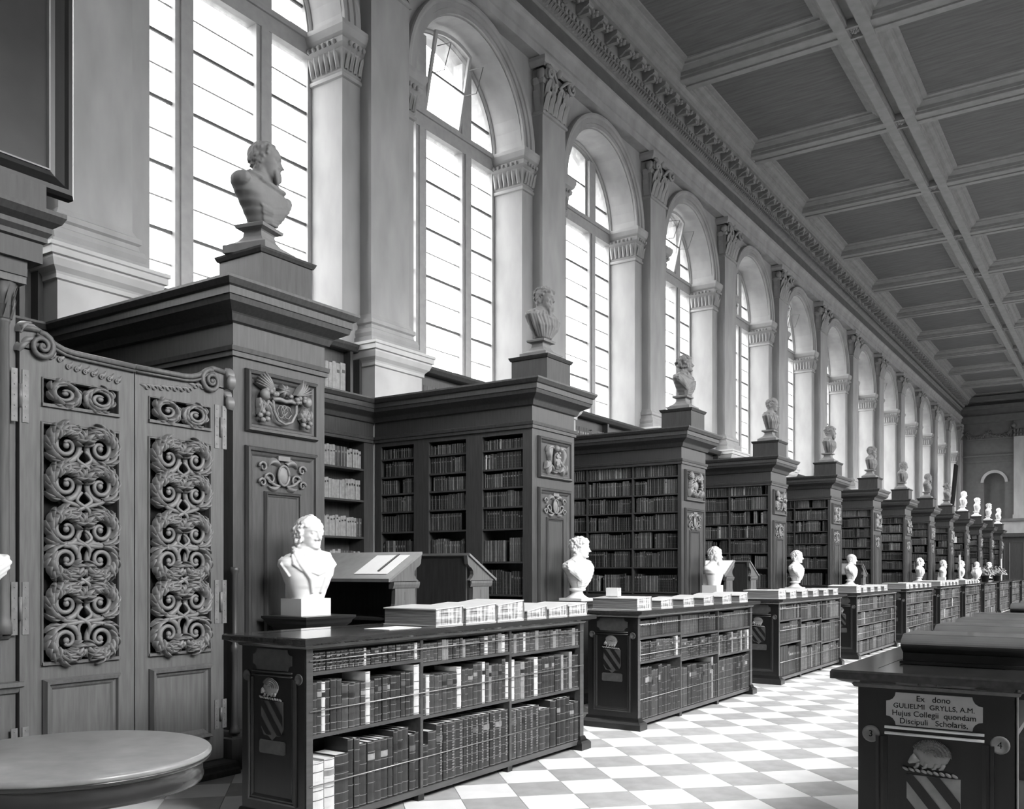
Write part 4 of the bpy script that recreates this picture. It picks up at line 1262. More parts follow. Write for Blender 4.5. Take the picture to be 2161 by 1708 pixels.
def gate_leaf(side):
    """side -1: the left leaf (hinged at y=3.07); +1: the right leaf (hinged at y=4.64)"""
    ya, yb = (3.075, 3.872) if side < 0 else (3.880, 4.635)
    yh = ya if side < 0 else yb
    root = thing('carved_gate', (-5.75, yh, .10), 'left leaf of the carved oak gates, by the small column' if side < 0 else 'right leaf of the carved oak gates, next to the tall bookcase', 'gate', 'carved oak gates')
    def L(mb): mb.v = [(x, y-yh, z-.10) for x, y, z in mb.v]; return mb
    p0, p1 = (3.225, 3.745) if side < 0 else (3.995, 4.505)
    x0, x1 = -.055, 0
    fm = MB()
    fm.box(x0, x1, ya, p0, .10, 2.93).box(x0, x1, p1, yb, .10, 2.93)
    for z0, z1 in ((.10, .29), (.83, .94), (2.465, 2.585), (2.755, 2.93)): fm.box(x0, x1, p0, p1, z0, z1)
    obj('frame', L(fm), [gate_oak], root)
    # shaped top rail that ends in a scroll
    sg = 1 if side < 0 else -1
    base = ya if side < 0 else yb
    tp = MB()
    prof = [(0, 3.045), (.10, 3.055), (.16, 3.03), (.22, 2.985), (.29, 2.96), (.36, 2.952), (.796 if side < 0 else .755, 2.945)]
    poly = [(base+sg*d, z) for d, z in prof]+[(base+sg*(.796 if side < 0 else .755), 2.92), (base, 2.92)]
    if sg < 0: poly = poly[::-1]
    tp.prism(poly, x0, x1, lambda a, b, h: (h, a, b))
    obj('shaped_head', L(tp), [gate_oak], root)
    cp = MB()
    n = len(prof)
    o1 = [(base+sg*d, z) for d, z in prof]
    pts = [(.004, a, b+.004) for a, b in o1]
    cp.tube(pts, .020, 8)
    cp.tube([(.018, a, b-.028) for a, b in o1[1:]], .010, 6)
    cy, cz = base+sg*.13, 2.955
    cp.tube([(.015+.001*t, cy+sg*(.088*(1-t/30))*math.cos(PI*.55-t*.46), cz+(.088*(1-t/30))*math.sin(PI*.55-t*.46)) for t in range(28)], [.021*(1-t/50) for t in range(28)], 7)
    cp.ell((.03, cy, cz), (.018, .02, .02), 8, 5)
    obj('scroll_capping', L(cp), [gate_oak], root)
    c = MB()                                              # low relief trail under the capping
    for i in range(9):
        y = base+sg*(.20+.058*i); z = 2.90-.006*i+(.03 if i < 2 else 0)-.03
        c.tube([(.008, y+.022*math.cos(t*.6)*(1-t/14), z+.022*math.sin(t*.6)*(1-t/14)) for t in range(11)], .006, 5)
        leaf_blade(c, (y, z), sg*.6+(0 if sg > 0 else PI), .06, .03, .012, .8, .004, mp=YZ(0))
    obj('leaf_trail', L(c), [gate_carve], root)
    f = YZ(0)
    lp = MB().sweep(rect(p0-.01, p1+.01, .28, .835), frame_prof(.07, .05), f, closed=True).box(-.04, .004, p0, p1, .29, .83)
    obj('lower_panel', L(lp), [gate_oak], root)
    obj('ledge', L(MB().box(-.05, .022, p0-.012, p1+.012, .925, .945)), [gate_oak], root)
    obj('ledge', L(MB().box(-.05, .018, p0-.012, p1+.012, 2.58, 2.60)), [gate_oak], root)
    bd = MB().sweep(rect(p0, p1, .945, 2.465), [(.018, .004), (.012, .012), (.004, .012), (0, 0)], f, closed=True).sweep(rect(p0, p1, 2.60, 2.755), [(.012, .004), (.008, .010), (.003, .010), (0, 0)], f, closed=True)
    obj('bead', L(bd), [gate_oak], root)
    yc = (p0+p1)/2
    b1 = scroll_panel(root, yc-yh, (p1-p0)/2-.004)
    b1.location = (0, 0, -.10)
    b2 = small_frieze(root, yc-yh, (p1-p0)/2-.004, 2.678)
    b2.location = (0, 0, -.10)
    for z0 in (2.46, 1.13, .33):
        hg = MB(); y = yh
        ll = .33 if z0 > 1 else .22
        hg.box(0, .006, y+.015, y+.055, z0, z0+ll).box(0, .006, y-.055, y-.015, z0, z0+ll)
        hg.tube([(.010, y, z0+ll*.28), (.010, y, z0+ll*.72)], .011, 8)
        for i in range(5):
            for s in (-1, 1): hg.ell((.006, y+s*.035, z0+ll*(i+.5)/5), (.004, .005, .005), 6, 4)
        if side > 0: hg.v = [(x, y_-.03, z) for x, y_, z in hg.v]
        obj('strap_hinge', L(hg), [steel], root)
    return root
gate_leaf(-1); gate_leaf(1)
o = obj('gate_sill', MB().box(-5.9, -5.62, 3.1, 4.65, 0, .09).sweep([(-5.62, 3.1), (-5.62, 4.65)], [(0, .09), (.02, .08), (.03, .05), (.05, .04), (.05, 0)], XY), [oak])
tag(o, 'dark moulded oak sill under the carved gates', 'sill', kind='structure')

# ------------------------------------------------------------------ oak doorcase at the near end, a painting above it
dc = thing('oak_doorcase', (-5.78, 3.07, 0), 'dark oak doorcase with small column and deep cornice, below the painting', 'doorcase')
w = MB().box(-.12, 0, -2.9, -.005, 0, 3.45)
obj('panelling', w, [gate_oak], dc)
obj('wainscot_rail', MB().sweep([(0, -2.9), (0, -.005+.03)], [(0, .76), (.02, .77), (.03, .80), (.055, .81), (.055, .835), (0, .84)], XY).sweep([(0, -2.9), (0, -.05)], [(0, 1.10), (.02, 1.11), (.035, 1.13), (0, 1.14)], XY), [gate_oak], dc)
for a0, a1, b0, b1 in ((-.62, -.10, .90, 1.08), (-.62, -.10, .2, .70), (-.62, -.13, 1.25, 2.9)):
    obj('panel', MB().sweep(rect(a0, a1, b0, b1), frame_prof(.05, .025), YZ(0), closed=True), [gate_oak], dc)
cm = MB().lathe([(.055, 1.14), (.055, 1.2), (.045, 1.23), (.042, 1.26), (.038, 3.05), (.045, 3.06), (.045, 3.08)], (.03, -.10, 0), 14)
col_ = obj('column', cm, [gate_oak], dc)
cm = MB()
for i in range(8):
    a = i*PI/4
    for z0, hh, rr_ in ((3.08, .12, .05), (3.16, .13, .055)):
        ca, sa = math.cos(a+z0), math.sin(a+z0)
        cm.add([(.03+rr_*ca-.02*sa, -.10+rr_*sa+.02*ca, z0), (.03+rr_*ca+.02*sa, -.10+rr_*sa-.02*ca, z0), (.03+(rr_+.035)*ca, -.10+(rr_+.035)*sa, z0+hh), (.03+(rr_+.01)*ca, -.10+(rr_+.01)*sa, z0+hh*.8)], [(0,1,2),(0,1,3)])
cm.lathe([(.05, 3.08), (.055, 3.22), (.085, 3.30)], (.03, -.10, 0), 12)
cm.box(-.06, .12, -.20, -.0, 3.30, 3.345)
obj('capital', cm, [gate_oak], col_)
en = MB().box(-.3, .13, -2.9, .0, 3.345, 3.46)
path = [(.18, -2.9), (.18, .10), (-.25, .10)]
en.sweep(path, [(-.2, 3.44), (-.02, 3.44), (-.02, 3.56), (0, 3.57), (0, 3.60), (.02, 3.63), (.02, 3.66), (.06, 3.69), (.08, 3.73), (.08, 3.755), (-.2, 3.77)], XY)
en.box(-.3, .06, -2.9, .16, 3.76, 3.982)
obj('entablature', en, [oak_lo], dc)
br = MB()
for (a, b, an) in ((.01, 3.02, 1.3), (.02, 2.95, .9), (.02, 3.06, .4), (.0, 2.90, 1.2)): leaf_blade(br, (a, b), an, .12, .06, .05, -1.2, mp=YZ(0))
obj('carved_bracket', br, [gate_carve], dc)

def painting_mat():
    m = bpy.data.materials.new('dark_oil_painting'); m.use_nodes = True
    nt = m.node_tree; n, l = nt.nodes, nt.links
    b = n['Principled BSDF']; b.inputs['Roughness'].default_value = .5; b.inputs['Specular IOR Level'].default_value = .15
    tc = n.new('ShaderNodeTexCoord'); sp = n.new('ShaderNodeSeparateXYZ'); l.new(tc.outputs['Object'], sp.inputs[0])
    nz = n.new('ShaderNodeTexNoise'); nz.inputs['Scale'].default_value = 1.4; nz.inputs['Detail'].default_value = 5
    l.new(tc.outputs['Object'], nz.inputs['Vector'])
    mr = n.new('ShaderNodeMapRange'); mr.inputs['From Min'].default_value = 0.0; mr.inputs['From Max'].default_value = 1.6
    mr.inputs['To Min'].default_value = .060; mr.inputs['To Max'].default_value = .008
    l.new(sp.outputs['Z'], mr.inputs['Value'])
    mu = n.new('ShaderNodeMath'); mu.operation = 'MULTIPLY'
    m2 = n.new('ShaderNodeMapRange'); m2.inputs['To Min'].default_value = .3; m2.inputs['To Max'].default_value = 1.7
    l.new(nz.outputs['Fac'], m2.inputs['Value']); l.new(m2.outputs[0], mu.inputs[0]); l.new(mr.outputs[0], mu.inputs[1])
    cb = n.new('ShaderNodeCombineColor')
    for i in range(3): l.new(mu.outputs[0], cb.inputs[i])
    l.new(cb.outputs[0], b.inputs['Base Color'])
    return m
pt = thing('framed_painting', (-5.88, 3.47, 3.985), 'large dark oil painting in a black moulded frame above the doorcase', 'painting')
obj('canvas', MB().box(0, .03, -2.2, -.15, .15, 2.9), [painting_mat()], pt)
obj('frame', MB().sweep(rect(-2.35, 0, 0, 3.05), [(0, 0), (0, .06), (-.02, .085), (-.05, .09), (-.07, .075), (-.12, .05), (-.15, .045), (-.155, 0)], YZ(0), closed=True), [ebony], pt)
obj('bright_slip', MB().sweep(rect(-2.195, -.155, .155, 2.895), [(0, .03), (.004, .052), (-.006, .052), (-.012, .03)], YZ(0), closed=True), [gilt], pt)

# ------------------------------------------------------------------ round table
tb = thing('round_table', (-3.60, 2.14, 0), 'round dark pedestal table with a worn polished top before the gates', 'table')
Rr = .545
obj('tabletop', MB().lathe([(0, .745), (Rr-.03, .745), (Rr-.012, .752), (Rr, .765), (Rr, .775), (Rr-.006, .782), (Rr-.012, .784), (0, .784)], n=64), [tabletop], tb)
obj('rim', MB().lathe([(Rr-.06, .655), (Rr-.035, .655), (Rr-.03, .67), (Rr-.035, .685), (Rr-.035, .735), (Rr-.012, .74), (Rr-.004, .748), (Rr+.002, .758), (Rr-.02, .762), (Rr-.06, .76)], n=64), [tablewood], tb)
obj('pedestal', MB().lathe([(.36, 0), (.36, .05), (.30, .08), (.12, .12), (.075, .2), (.09, .32), (.11, .40), (.07, .50), (.08, .56), (.20, .62), (.30, .66), (.30, .745)], n=32), [tablewood], tb)

# ------------------------------------------------------------------ reading desks in the bays
def desk():
    root = thing('reading_desk', (-5.70, WINY(1), 0), 'x', 'desk', 'double reading desks in the window bays')
    L = 1.75
    q = [(-.82, 1.425), (-.845, 1.425), (-.845, 1.45), (-.40, 1.675), (-.395, 1.69), (-.37, 1.69), (-.385, 1.60), (-.41, 1.575), (-.445, 1.56), (-.475, 1.53), (-.48, 1.49), (-.455, 1.455), (-.42, 1.435), (-.42, 1.425)]
    up = MB().prism(q, -.045, 0, lambda a, b, h: (h, a, b))
    up.sweep([(0, -.80), (0, -.42)], [(0, 1.36), (.008, 1.37), (.018, 1.40), (.018, 1.425), (0, 1.425)], XY)
    up.box(-.045, 0, -.80, -.44, 1.36, 1.43)
    pil = [(-.83, 1.06), (-.83, 1.10), (-.79, 1.16), (-.765, 1.22), (-.76, 1.30), (-.76, 1.36), (-.47, 1.36), (-.47, 1.30), (-.465, 1.22), (-.44, 1.16), (-.40, 1.10), (-.40, 1.06)]
    up.prism(pil, -.045, 0, lambda a, b, h: (h, a, b))
    up.box(-.05, .01, -.85, -.38, 1.02, 1.06).box(-.045, 0, -.80, -.42, .0, 1.02).box(0.0, .002, -.625, -.605, 1.25, 1.33)
    um = up.mesh('end_standard', [gate_oak])
    sl = MB().add([(.02, -.86, 1.43), (.02, -.385, 1.69), (-L-.02, -.385, 1.69), (-L-.02, -.86, 1.43), (.02, -.86, 1.455), (.02, -.385, 1.715), (-L-.02, -.385, 1.715), (-L-.02, -.86, 1.455)],
                  [(0,1,2,3),(4,5,6,7),(0,1,5,4),(1,2,6,5),(2,3,7,6),(3,0,4,7)]).box(-L-.02, .02, -.875, -.855, 1.425, 1.455)
    slm = sl.mesh('slope', [slope_oak])
    bd = MB().box(-L, -.04, -.42, -.40, .1, 1.66).box(-L, -.04, -.79, -.42, .1, .13).box(-L, -.04, -.79, -.42, .76, .785).box(-L, -.04, -.79, -.42, 1.06, 1.085)
    bdm = bd.mesh('shelving', [oak_lo])
    for s in (1, -1):
        for x in (0, -L+.045):
            o = obj('end_standard', um, parent=root, loc=(x, 0, 0)); o.scale = (1, s, 1)
        o = obj('slope', slm, parent=root); o.scale = (1, s, 1)
        o = obj('shelving', bdm, parent=root); o.scale = (1, s, 1)
    obj('joining_floor', MB().box(-L, -.02, -.42, .42, .06, .12), [oak_lo], root)
    return root
d0 = desk()
for i, k in enumerate((1, 3, 5)):
    d = d0 if i == 0 else copy_tree(d0)
    d.location = (-5.70, WINY(k), 0)
    d['label'] = ['double sloped oak reading desk in the bay beside the gates', 'double sloped reading desk behind the third white bust', 'double sloped reading desk beyond the fifth white bust'][i]
ps = MB()
sl_a = math.atan2(.26, .475)
o = obj('paper_sheet', MB().box(-.42, .0, -.19, .19, 0, .003), [paper], loc=(-5.78, WINY(1)-.62, 1.5895)); o.rotation_euler[0] = sl_a
tag(o, 'pale printed sheet lying on the slope of the reading desk by the gates', 'paper')
o = obj('ruler', MB().box(-.012, .012, -.17, .17, 0, .008), [ebony], loc=(-5.92, WINY(1)-.60, 1.606)); o.rotation_euler[0] = sl_a
tag(o, 'thin dark ruler lying on the pale sheet of the reading desk', 'ruler')
o = obj('paper_sheet', MB().box(-1.5, .0, -.24, .24, 0, .004), [paper], loc=(-5.71, WINY(3)-.622, 1.5888)); o.rotation_euler[0] = sl_a
tag(o, 'wide white sheet covering the desk slope behind the third white bust', 'paper')
# ------------------------------------------------------------------ portrait busts: clay shells fused into one skin
HH = .245                                                 # head height, chin to crown
def lerp_tab(tab, t):
    for i in range(len(tab)-1):
        if t <= tab[i+1][0]:
            a, b = tab[i], tab[i+1]; u = (t-a[0])/(b[0]-a[0]); u = u*u*(3-2*u)
            return [x+(y-x)*u for x, y in zip(a[1:], b[1:])]
    return list(tab[-1][1:])
HEAD = [  # t, front, back, half width
    (0.00, .34, -.02, .10), (.03, .415, -.06, .17), (.08, .425, -.12, .215), (.14, .40, -.19, .25), (.22, .41, -.26, .275), (.30, .405, -.33, .295),
    (.42, .40, -.40, .315), (.52, .415, -.44, .325), (.60, .435, -.455, .33), (.70, .42, -.455, .33), (.80, .36, -.42, .305), (.88, .27, -.34, .25), (.95, .15, -.21, .165), (1.0, .01, -.03, .015)]
def ga(x, s): return math.exp(-(x/s)**2)
def head_pt(th, t):
    f, b, w = lerp_tab(HEAD, t)
    c, s_ = math.cos(th), math.sin(th)
    e = 2/2.25
    cc = math.copysign(abs(c)**e, c); ss = math.copysign(abs(s_)**e, s_)
    x = .0+cc*(f if c > 0 else -b); y = ss*w
    if c > .1:
        d = 0
        for sd in (-1, 1):
            d += -.062*ga(y-sd*.135, .075)*ga(t-.50, .045)
            d += .026*ga(y-sd*.11, .10)*ga(t-.575, .030)
            d += .030*ga(y-sd*.225, .07)*ga(t-.385, .06)
            d += -.018*ga(y-sd*.15, .05)*ga(t-.26, .05)
        d += .028*ga(y, .085)*ga(t-.225, .020)-.022*ga(y, .10)*ga(t-.198, .011)+.026*ga(y, .07)*ga(t-.170, .020)-.022*ga(y, .09)*ga(t-.125, .022)+.022*ga(y, .07)*ga(t-.06, .04)
        x += d*1.0
    return (x, y, t)
CHEST = [  # z, half width, front, back
    (.00, .075, .085, .05), (.05, .105, .110, .065), (.10, .145, .130, .075), (.15, .195, .138, .082), (.20, .245, .135, .09), (.245, .280, .124, .096), (.28, .272, .108, .094), (.315, .205, .090, .084),
    (.345, .125, .074, .07), (.375, .078, .064, .062), (.42, .066, .058, .060), (.47, .062, .05, .06)]
CKW = [1.0, False]
def chest_pt(th, z, k=1.0):
    w, f, b = lerp_tab(CHEST, z)
    if z < .35: w *= CKW[0]
    if CKW[1] and z < .22: w = max(w, .130+.42*z); f = max(f, .108+.14*z); b = max(b, .07)
    c, s_ = math.cos(th), math.sin(th); e = 2/2.5
    cc = math.copysign(abs(c)**e, c); ss = math.copysign(abs(s_)**e, s_)
    lean = .04*max(0, (z-.30)/.15)
    return Vector((cc*(f if c > 0 else b)*k+lean, ss*w*k, z))
def grid_shell(mb, fn, nu, ts, close=True):
    vs = []; n = len(ts)
    for t in ts:
        for i in range(nu): vs.append(tuple(fn(-PI+2*PI*i/nu, t)))
    fs = [(j*nu+i, j*nu+(i+1) % nu, (j+1)*nu+(i+1) % nu, (j+1)*nu+i) for j in range(n-1) for i in range(nu)]
    fs += [tuple(reversed(range(nu))), tuple(range((n-1)*nu, n*nu))]
    mb.add(vs, fs)
def bust_mesh(name, seed, hair='short', beard=0, dress='toga', yaw=0.0, pitch=0.0, voxel=.0055, m=None, kw=1.0):
    rg = random.Random(seed); mb = MB(); CKW[0] = kw; CKW[1] = hair == 'side' and dress == 'collar' or dress == 'bare'
    ROT = Matrix.Rotation(yaw, 3, 'Z') @ Matrix.Rotation(pitch, 3, 'Y')
    piv = Vector((.02, 0, .40)); base = Vector((.035, 0, .355))
    def hp(x, y, t):
        p = base+Vector((x*HH, y*HH, t*HH))
        return piv+ROT @ (p-piv)
    grid_shell(mb, lambda th, t: hp(*head_pt(th, t)), 72, [i/60 for i in range(61)])
    # nose
    nz = [hp(x, y, t) for x, y, t in ((.40, .035, .54), (.40, -.035, .54), (.455, 0, .535), (.39, .085, .295), (.39, -.085, .295), (.535, .028, .325), (.535, -.028, .325), (.47, 0, .268), (.30, 0, .54), (.30, 0, .28))]
    mb.add([tuple(v) for v in nz], [(0,2,5,3),(2,1,4,6),(2,6,5),(3,5,7),(4,7,6),(5,6,7),(0,8,1,2),(3,7,9),(7,4,9),(0,3,9,8),(1,8,9,4)])
    mb.ell(hp(.525, 0, .325), (.045*HH, .040*HH, .038*HH), 8, 6)
    for sd in (-1, 1):
        mb.ell(hp(.43, sd*.075, .305), (.05*HH, .038*HH, .035*HH), 8, 6)
        mb.ell(hp(.335, sd*.135, .497), (.058*HH, .062*HH, .050*HH), 10, 7)
        mb.tube([tuple(hp(.37, sd*.075, .505)), tuple(hp(.392, sd*.13, .528)), tuple(hp(.36, sd*.20, .505))], [.012*HH, .02*HH, .012*HH], 6)
        if hair != 'wig':
            mb.tube([tuple(hp(-.04+.075*math.cos(a), sd*(.335+.03*(1+math.cos(a))*.5), .44+.115*math.sin(a))) for a in [q*.5+.3 for q in range(10)]], .022*HH, 6)
            mb.ell(hp(-.03, sd*.325, .40), (.05*HH, .03*HH, .08*HH), 8, 6)
    # neck and chest
    grid_shell(mb, lambda th, z: chest_pt(th, z), 64, [.47*i/40 for i in range(41)])
    # hair
    def lump(p, r, d=None, el=1.0):
        rot = None
        if d is not None: rot = Vector(d).to_track_quat('Z', 'Y').to_matrix()
        mb.ell(p, (r, r, r*el), 8, 6, rot)
    def on_head(th, t, out=.0):
        x, y, tt = head_pt(th, t)
        l_ = math.hypot(x, y)+1e-6
        return hp(x*(1+out/l_), y*(1+out/l_), tt+.25*out*(t > .8))
    def in_hair(th, t, recede):
        a = abs(th)
        if a < 1.0: return t > recede
        if a < 1.75: return t > .56+(.16 if a < 1.3 else 0)
        return t > .12
    rec = {'short': .80, 'curly': .74, 'bald': 1.1, 'receding': .90, 'wig': .76, 'side': .93}[hair]
    if hair == 'bald':
        for i in range(60):
            th = rg.choice((-1, 1))*rg.uniform(1.7, PI); t = rg.uniform(.2, .58)
            lump(on_head(th, t), rg.uniform(.035, .05)*HH, el=1.2)
    elif hair in ('curly', 'short', 'receding', 'side'):
        n = 0
        for i in range(900):
            th = rg.uniform(-PI, PI); t = rg.uniform(.1, .99)
            if not in_hair(th, t, rec): continue
            n += 1
            if n > (190 if hair != 'short' else 210): break
            if hair == 'curly': lump(on_head(th, t, rg.uniform(0, .05)), rg.uniform(.05, .085)*HH, el=1.0)
            elif hair == 'side': lump(on_head(th, t, .01+(.07 if 1.2 < abs(th) < 2.4 and t < .7 else 0)), rg.uniform(.05, .075)*HH, (rg.uniform(-.3,.3), math.sin(th), -.6), 1.6)
            else: lump(on_head(th, t, .0), rg.uniform(.035, .055)*HH, (math.cos(th)*.6, math.sin(th)*.6, -.7), 2.0)
        if hair == 'side':
            for sd in (-1, 1):
                for i in range(26):
                    th = sd*rg.uniform(1.25, 2.5); t = rg.uniform(.22, .72)
                    lump(on_head(th, t, .06), rg.uniform(.045, .07)*HH, (rg.uniform(-.6,.2), sd*.4, -.7), 1.7)
    if hair == 'wig':
        for i in range(420):
            th = rg.uniform(-PI, PI); t = rg.uniform(-.75, 1.0)
            if abs(th) < 1.0 and t < .78: continue
            if abs(th) < 1.35 and t < .78 and t > -.1 and rg.random() < .6: continue
            tt = max(.35, min(1, t)); x, y, _ = head_pt(th, tt)
            k = 1.16 if t > .3 else 1.22
            if abs(th) < 1.35 and t < -.1: x = min(x, .12)
            lump(hp(x*k, y*k, t if t < .9 else t+.03), rg.uniform(.055, .085)*HH)
    if beard:
        lo = {1: -.06, 2: -.30, 3: -.16}[beard]; wd = {1: .6, 2: 1.25, 3: .75}[beard]
        for i in range({1: 40, 2: 190, 3: 70}[beard]):
            th = rg.uniform(-wd, wd); t = rg.uniform(lo, .20)
            if beard == 2 and abs(th) > .8: t = rg.uniform(-.12, .42)
            if t > .17 and abs(th) < .5: t = .28 if rg.random() < .25 and abs(th) > .1 else rg.uniform(lo, .1)
            tt = max(.05, t); x, y, _ = head_pt(th, tt)
            k = 1.0 if t > .0 else max(.45, 1+t*1.6)
            lump(hp(x*1.03 if t > 0 else .39-.2*abs(t), y*k, t), rg.uniform(.045, .075)*HH, (.2, 0, -1), 1.8)
        for sd in (-1, 1): mb.tube([tuple(hp(.435, 0, .262)), tuple(hp(.42, sd*.09, .245)), tuple(hp(.38, sd*.16, .19))], [.022*HH, .030*HH, .015*HH], 6)
    # dress
    def drape(pts, r):
        P = [chest_pt(th, z, k) for th, z, k in pts]
        mb.tube([tuple(p) for p in P], r, 7)
    if dress == 'toga':
        for i in range(6):
            o = .030*i
            drape([(1.9-.06*i, .30-o*.4, 1.0), (1.2, .285-o*1.0, 1.03), (.6, .245-o*1.25, 1.04), (0, .185-o*1.2, 1.05), (-.6, .12-o*.75, 1.04), (-1.1, .07-o*.3, 1.02)], [.010, .017, .019, .019, .016, .008])
        for i in range(4):
            o = .03*i
            drape([(-2.0, .30-o*.3, 1.0), (-1.3, .29-o, 1.04), (-.85, .22-o*1.2, 1.05), (-.45, .13-o*.8, 1.05)], [.010, .018, .017, .008])
        drape([(1.4, .335, 1.1), (.9, .31, 1.1), (.3, .27, 1.1), (-.2, .27, 1.08), (-.8, .31, 1.1), (-1.4, .335, 1.1)], [.012, .018, .016, .016, .018, .012])
    elif dress == 'vertical':
        for i in range(15):
            th = -1.6+3.2*i/14+rg.uniform(-.06, .06)
            drape([(th*.8, .315, 1.03), (th*.95, .25, 1.03+.03*(i % 2)), (th, .15, 1.03+.05*(i % 2)), (th, .03, 1.02)], [.010, .015, .018, .010])
        drape([(1.9, .31, 1.05), (1.0, .29, 1.08), (0, .25, 1.08), (-1.0, .29, 1.08), (-1.9, .31, 1.05)], .017)
    elif dress == 'collar':
        for i in range(28):
            a = 2*PI*i/28
        for q_ in range(4):                                # stock wound up to the chin, with an open coat collar round it
            mb.tube([tuple(Vector((.024+(.080-.001*q_)*math.cos(a), (.078-.001*q_)*math.sin(a), .312+.019*q_-.018*math.cos(a)))) for a in [q*2*PI/20 for q in range(21)]], .018, 7)
        mb.tube([tuple(Vector((.018+.103*math.cos(a), .104*math.sin(a), .345-.040*math.cos(a)))) for a in [.75+q*(2*PI-1.5)/20 for q in range(21)]], .021, 7)
        for i in range(7): drape([(-.30, .335-.022*i, 1.04), (0, .322-.024*i, 1.10-.01*i), (.30, .335-.022*i, 1.04)], [.008, .013, .008])
        for sd in (-1, 1):
            drape([(sd*1.6, .345, 1.15), (sd*.95, .325, 1.12), (sd*.50, .25, 1.06), (sd*.27, .15, 1.06), (sd*.18, .04, 1.05)], [.014, .022, .026, .022, .012])
            drape([(sd*1.1, .32, 1.1), (sd*.75, .25, 1.04), (sd*.55, .20, 1.04)], [.010, .018, .008])
            drape([(sd*1.9, .30, 1.0), (sd*1.45, .25, 1.02), (sd*1.25, .16, 1.02)], .010)
    elif dress == 'armour':
        for i in range(0):
            drape([(-1.4, .29-.05*i, 1.02), (-.6, .26-.05*i, 1.03), (0, .25-.05*i, 1.03), (.6, .26-.05*i, 1.03), (1.4, .29-.05*i, 1.02)], .010)
        for sd in (-1, 1): mb.ell(chest_pt(sd*1.4, .262, .90), (.078, .050, .050), 10, 8)
        drape([(2.2, .32, 1.05), (1.2, .33, 1.1), (.4, .29, 1.12), (0, .28, 1.12), (-.4, .29, 1.12), (-1.2, .33, 1.1), (-2.2, .32, 1.05)], .018)
        for i in range(6): drape([(1.9, .30-.035*i, 1.02), (1.1, .235-.035*i, 1.05), (.5, .16-.025*i, 1.06), (-.2, .10-.014*i, 1.05), (-.8, .12-.02*i, 1.04)], [.01, .018, .018, .016, .008])
    me = mb.mesh(name+'_clay', [m])
    tmp = bpy.data.objects.new('clay', me); COL.objects.link(tmp)
    md = tmp.modifiers.new('r', 'REMESH'); md.mode = 'VOXEL'; md.voxel_size = voxel; md.use_smooth_shade = True
    sm = tmp.modifiers.new('s', 'SMOOTH'); sm.factor = .5; sm.iterations = 2
    dg = bpy.context.evaluated_depsgraph_get()
    out = bpy.data.meshes.new_from_object(tmp.evaluated_get(dg))
    out.name = name
    if not out.materials: out.materials.append(m)
    bpy.data.objects.remove(tmp)
    return out
# socles
def socle_block(d=.15):
    return MB().box(-.125, .115, -.135, .135, 0, .125).box(-.125, -.02, -.095, .095, .12, .30)
def socle_round(h=.155):
    return MB().lathe([(0, .028), (.135, .028), (.135, .035), (.105, .050), (.075, .075), (.066, .10), (.072, .112), (.098, .118), (.102, .130), (.098, .142), (.07, .150), (.05, .20), (0, .20)], n=28).box(-.15, .15, -.165, .165, 0, .03)
def socle_square(h=.2):
    mb = MB().box(-.17, .17, -.18, .18, 0, .055)
    pr_ = [(0, .055), (-.02, .07), (-.06, .095), (-.085, .13), (-.09, .165), (-.085, .175), (-.05, .185), (-.045, .205), (-.06, .215)]
    q = rect(-.16, .16, -.17, .17)
    mb.sweep(q, pr_, XY, closed=True).box(-.1, .1, -.11, .11, .20, .215).box(-.05, .05, -.06, .06, .2, .27)
    return mb
sb = {m.name: (socle_block().mesh('socle', [m]), socle_round().mesh('socle', [m]), socle_square().mesh('socle', [m])) for m in (marble, plaster_bust)}
STY = {
 'a': dict(hair='side', dress='collar', yaw=.0, kw=.86), 'b': dict(hair='curly', dress='toga', yaw=.30), 'c': dict(hair='short', beard=2, dress='bare', yaw=-.12),
 'd': dict(hair='short', dress='toga', yaw=.05), 'e': dict(hair='bald', dress='toga', yaw=.0), 'f': dict(hair='side', dress='vertical', yaw=.2),
 'g': dict(hair='receding', beard=1, dress='armour', yaw=.42, pitch=.10), 'h': dict(hair='curly', beard=2, dress='vertical', yaw=.05, pitch=.08),
 'i': dict(hair='wig', dress='toga', yaw=.25, pitch=-.12), 'j': dict(hair='short', dress='vertical', yaw=.2, pitch=.12), 'k': dict(hair='curly', beard=3, dress='vertical', yaw=.2, pitch=.06)}
BM = {}
def get_bust(s, m):
    key = (s, m.name)
    if key not in BM:
        vx = .0050 if s in 'ab' else .0065
        BM[key] = bust_mesh('bust', ord(s), m=m, voxel=vx, **STY[s])
    return BM[key]
def place_bust(style, m, loc, sock, z0, scale, rz, label, group):
    r_ = thing('portrait_bust', loc, label, 'bust', group, rz)
    b = obj('figure', get_bust(style, m), parent=r_, loc=(0, 0, z0*scale)); b.scale = (scale,)*3
    s = obj('socle', sb[m.name][sock], parent=r_); s.scale = (scale,)*3
    return r_
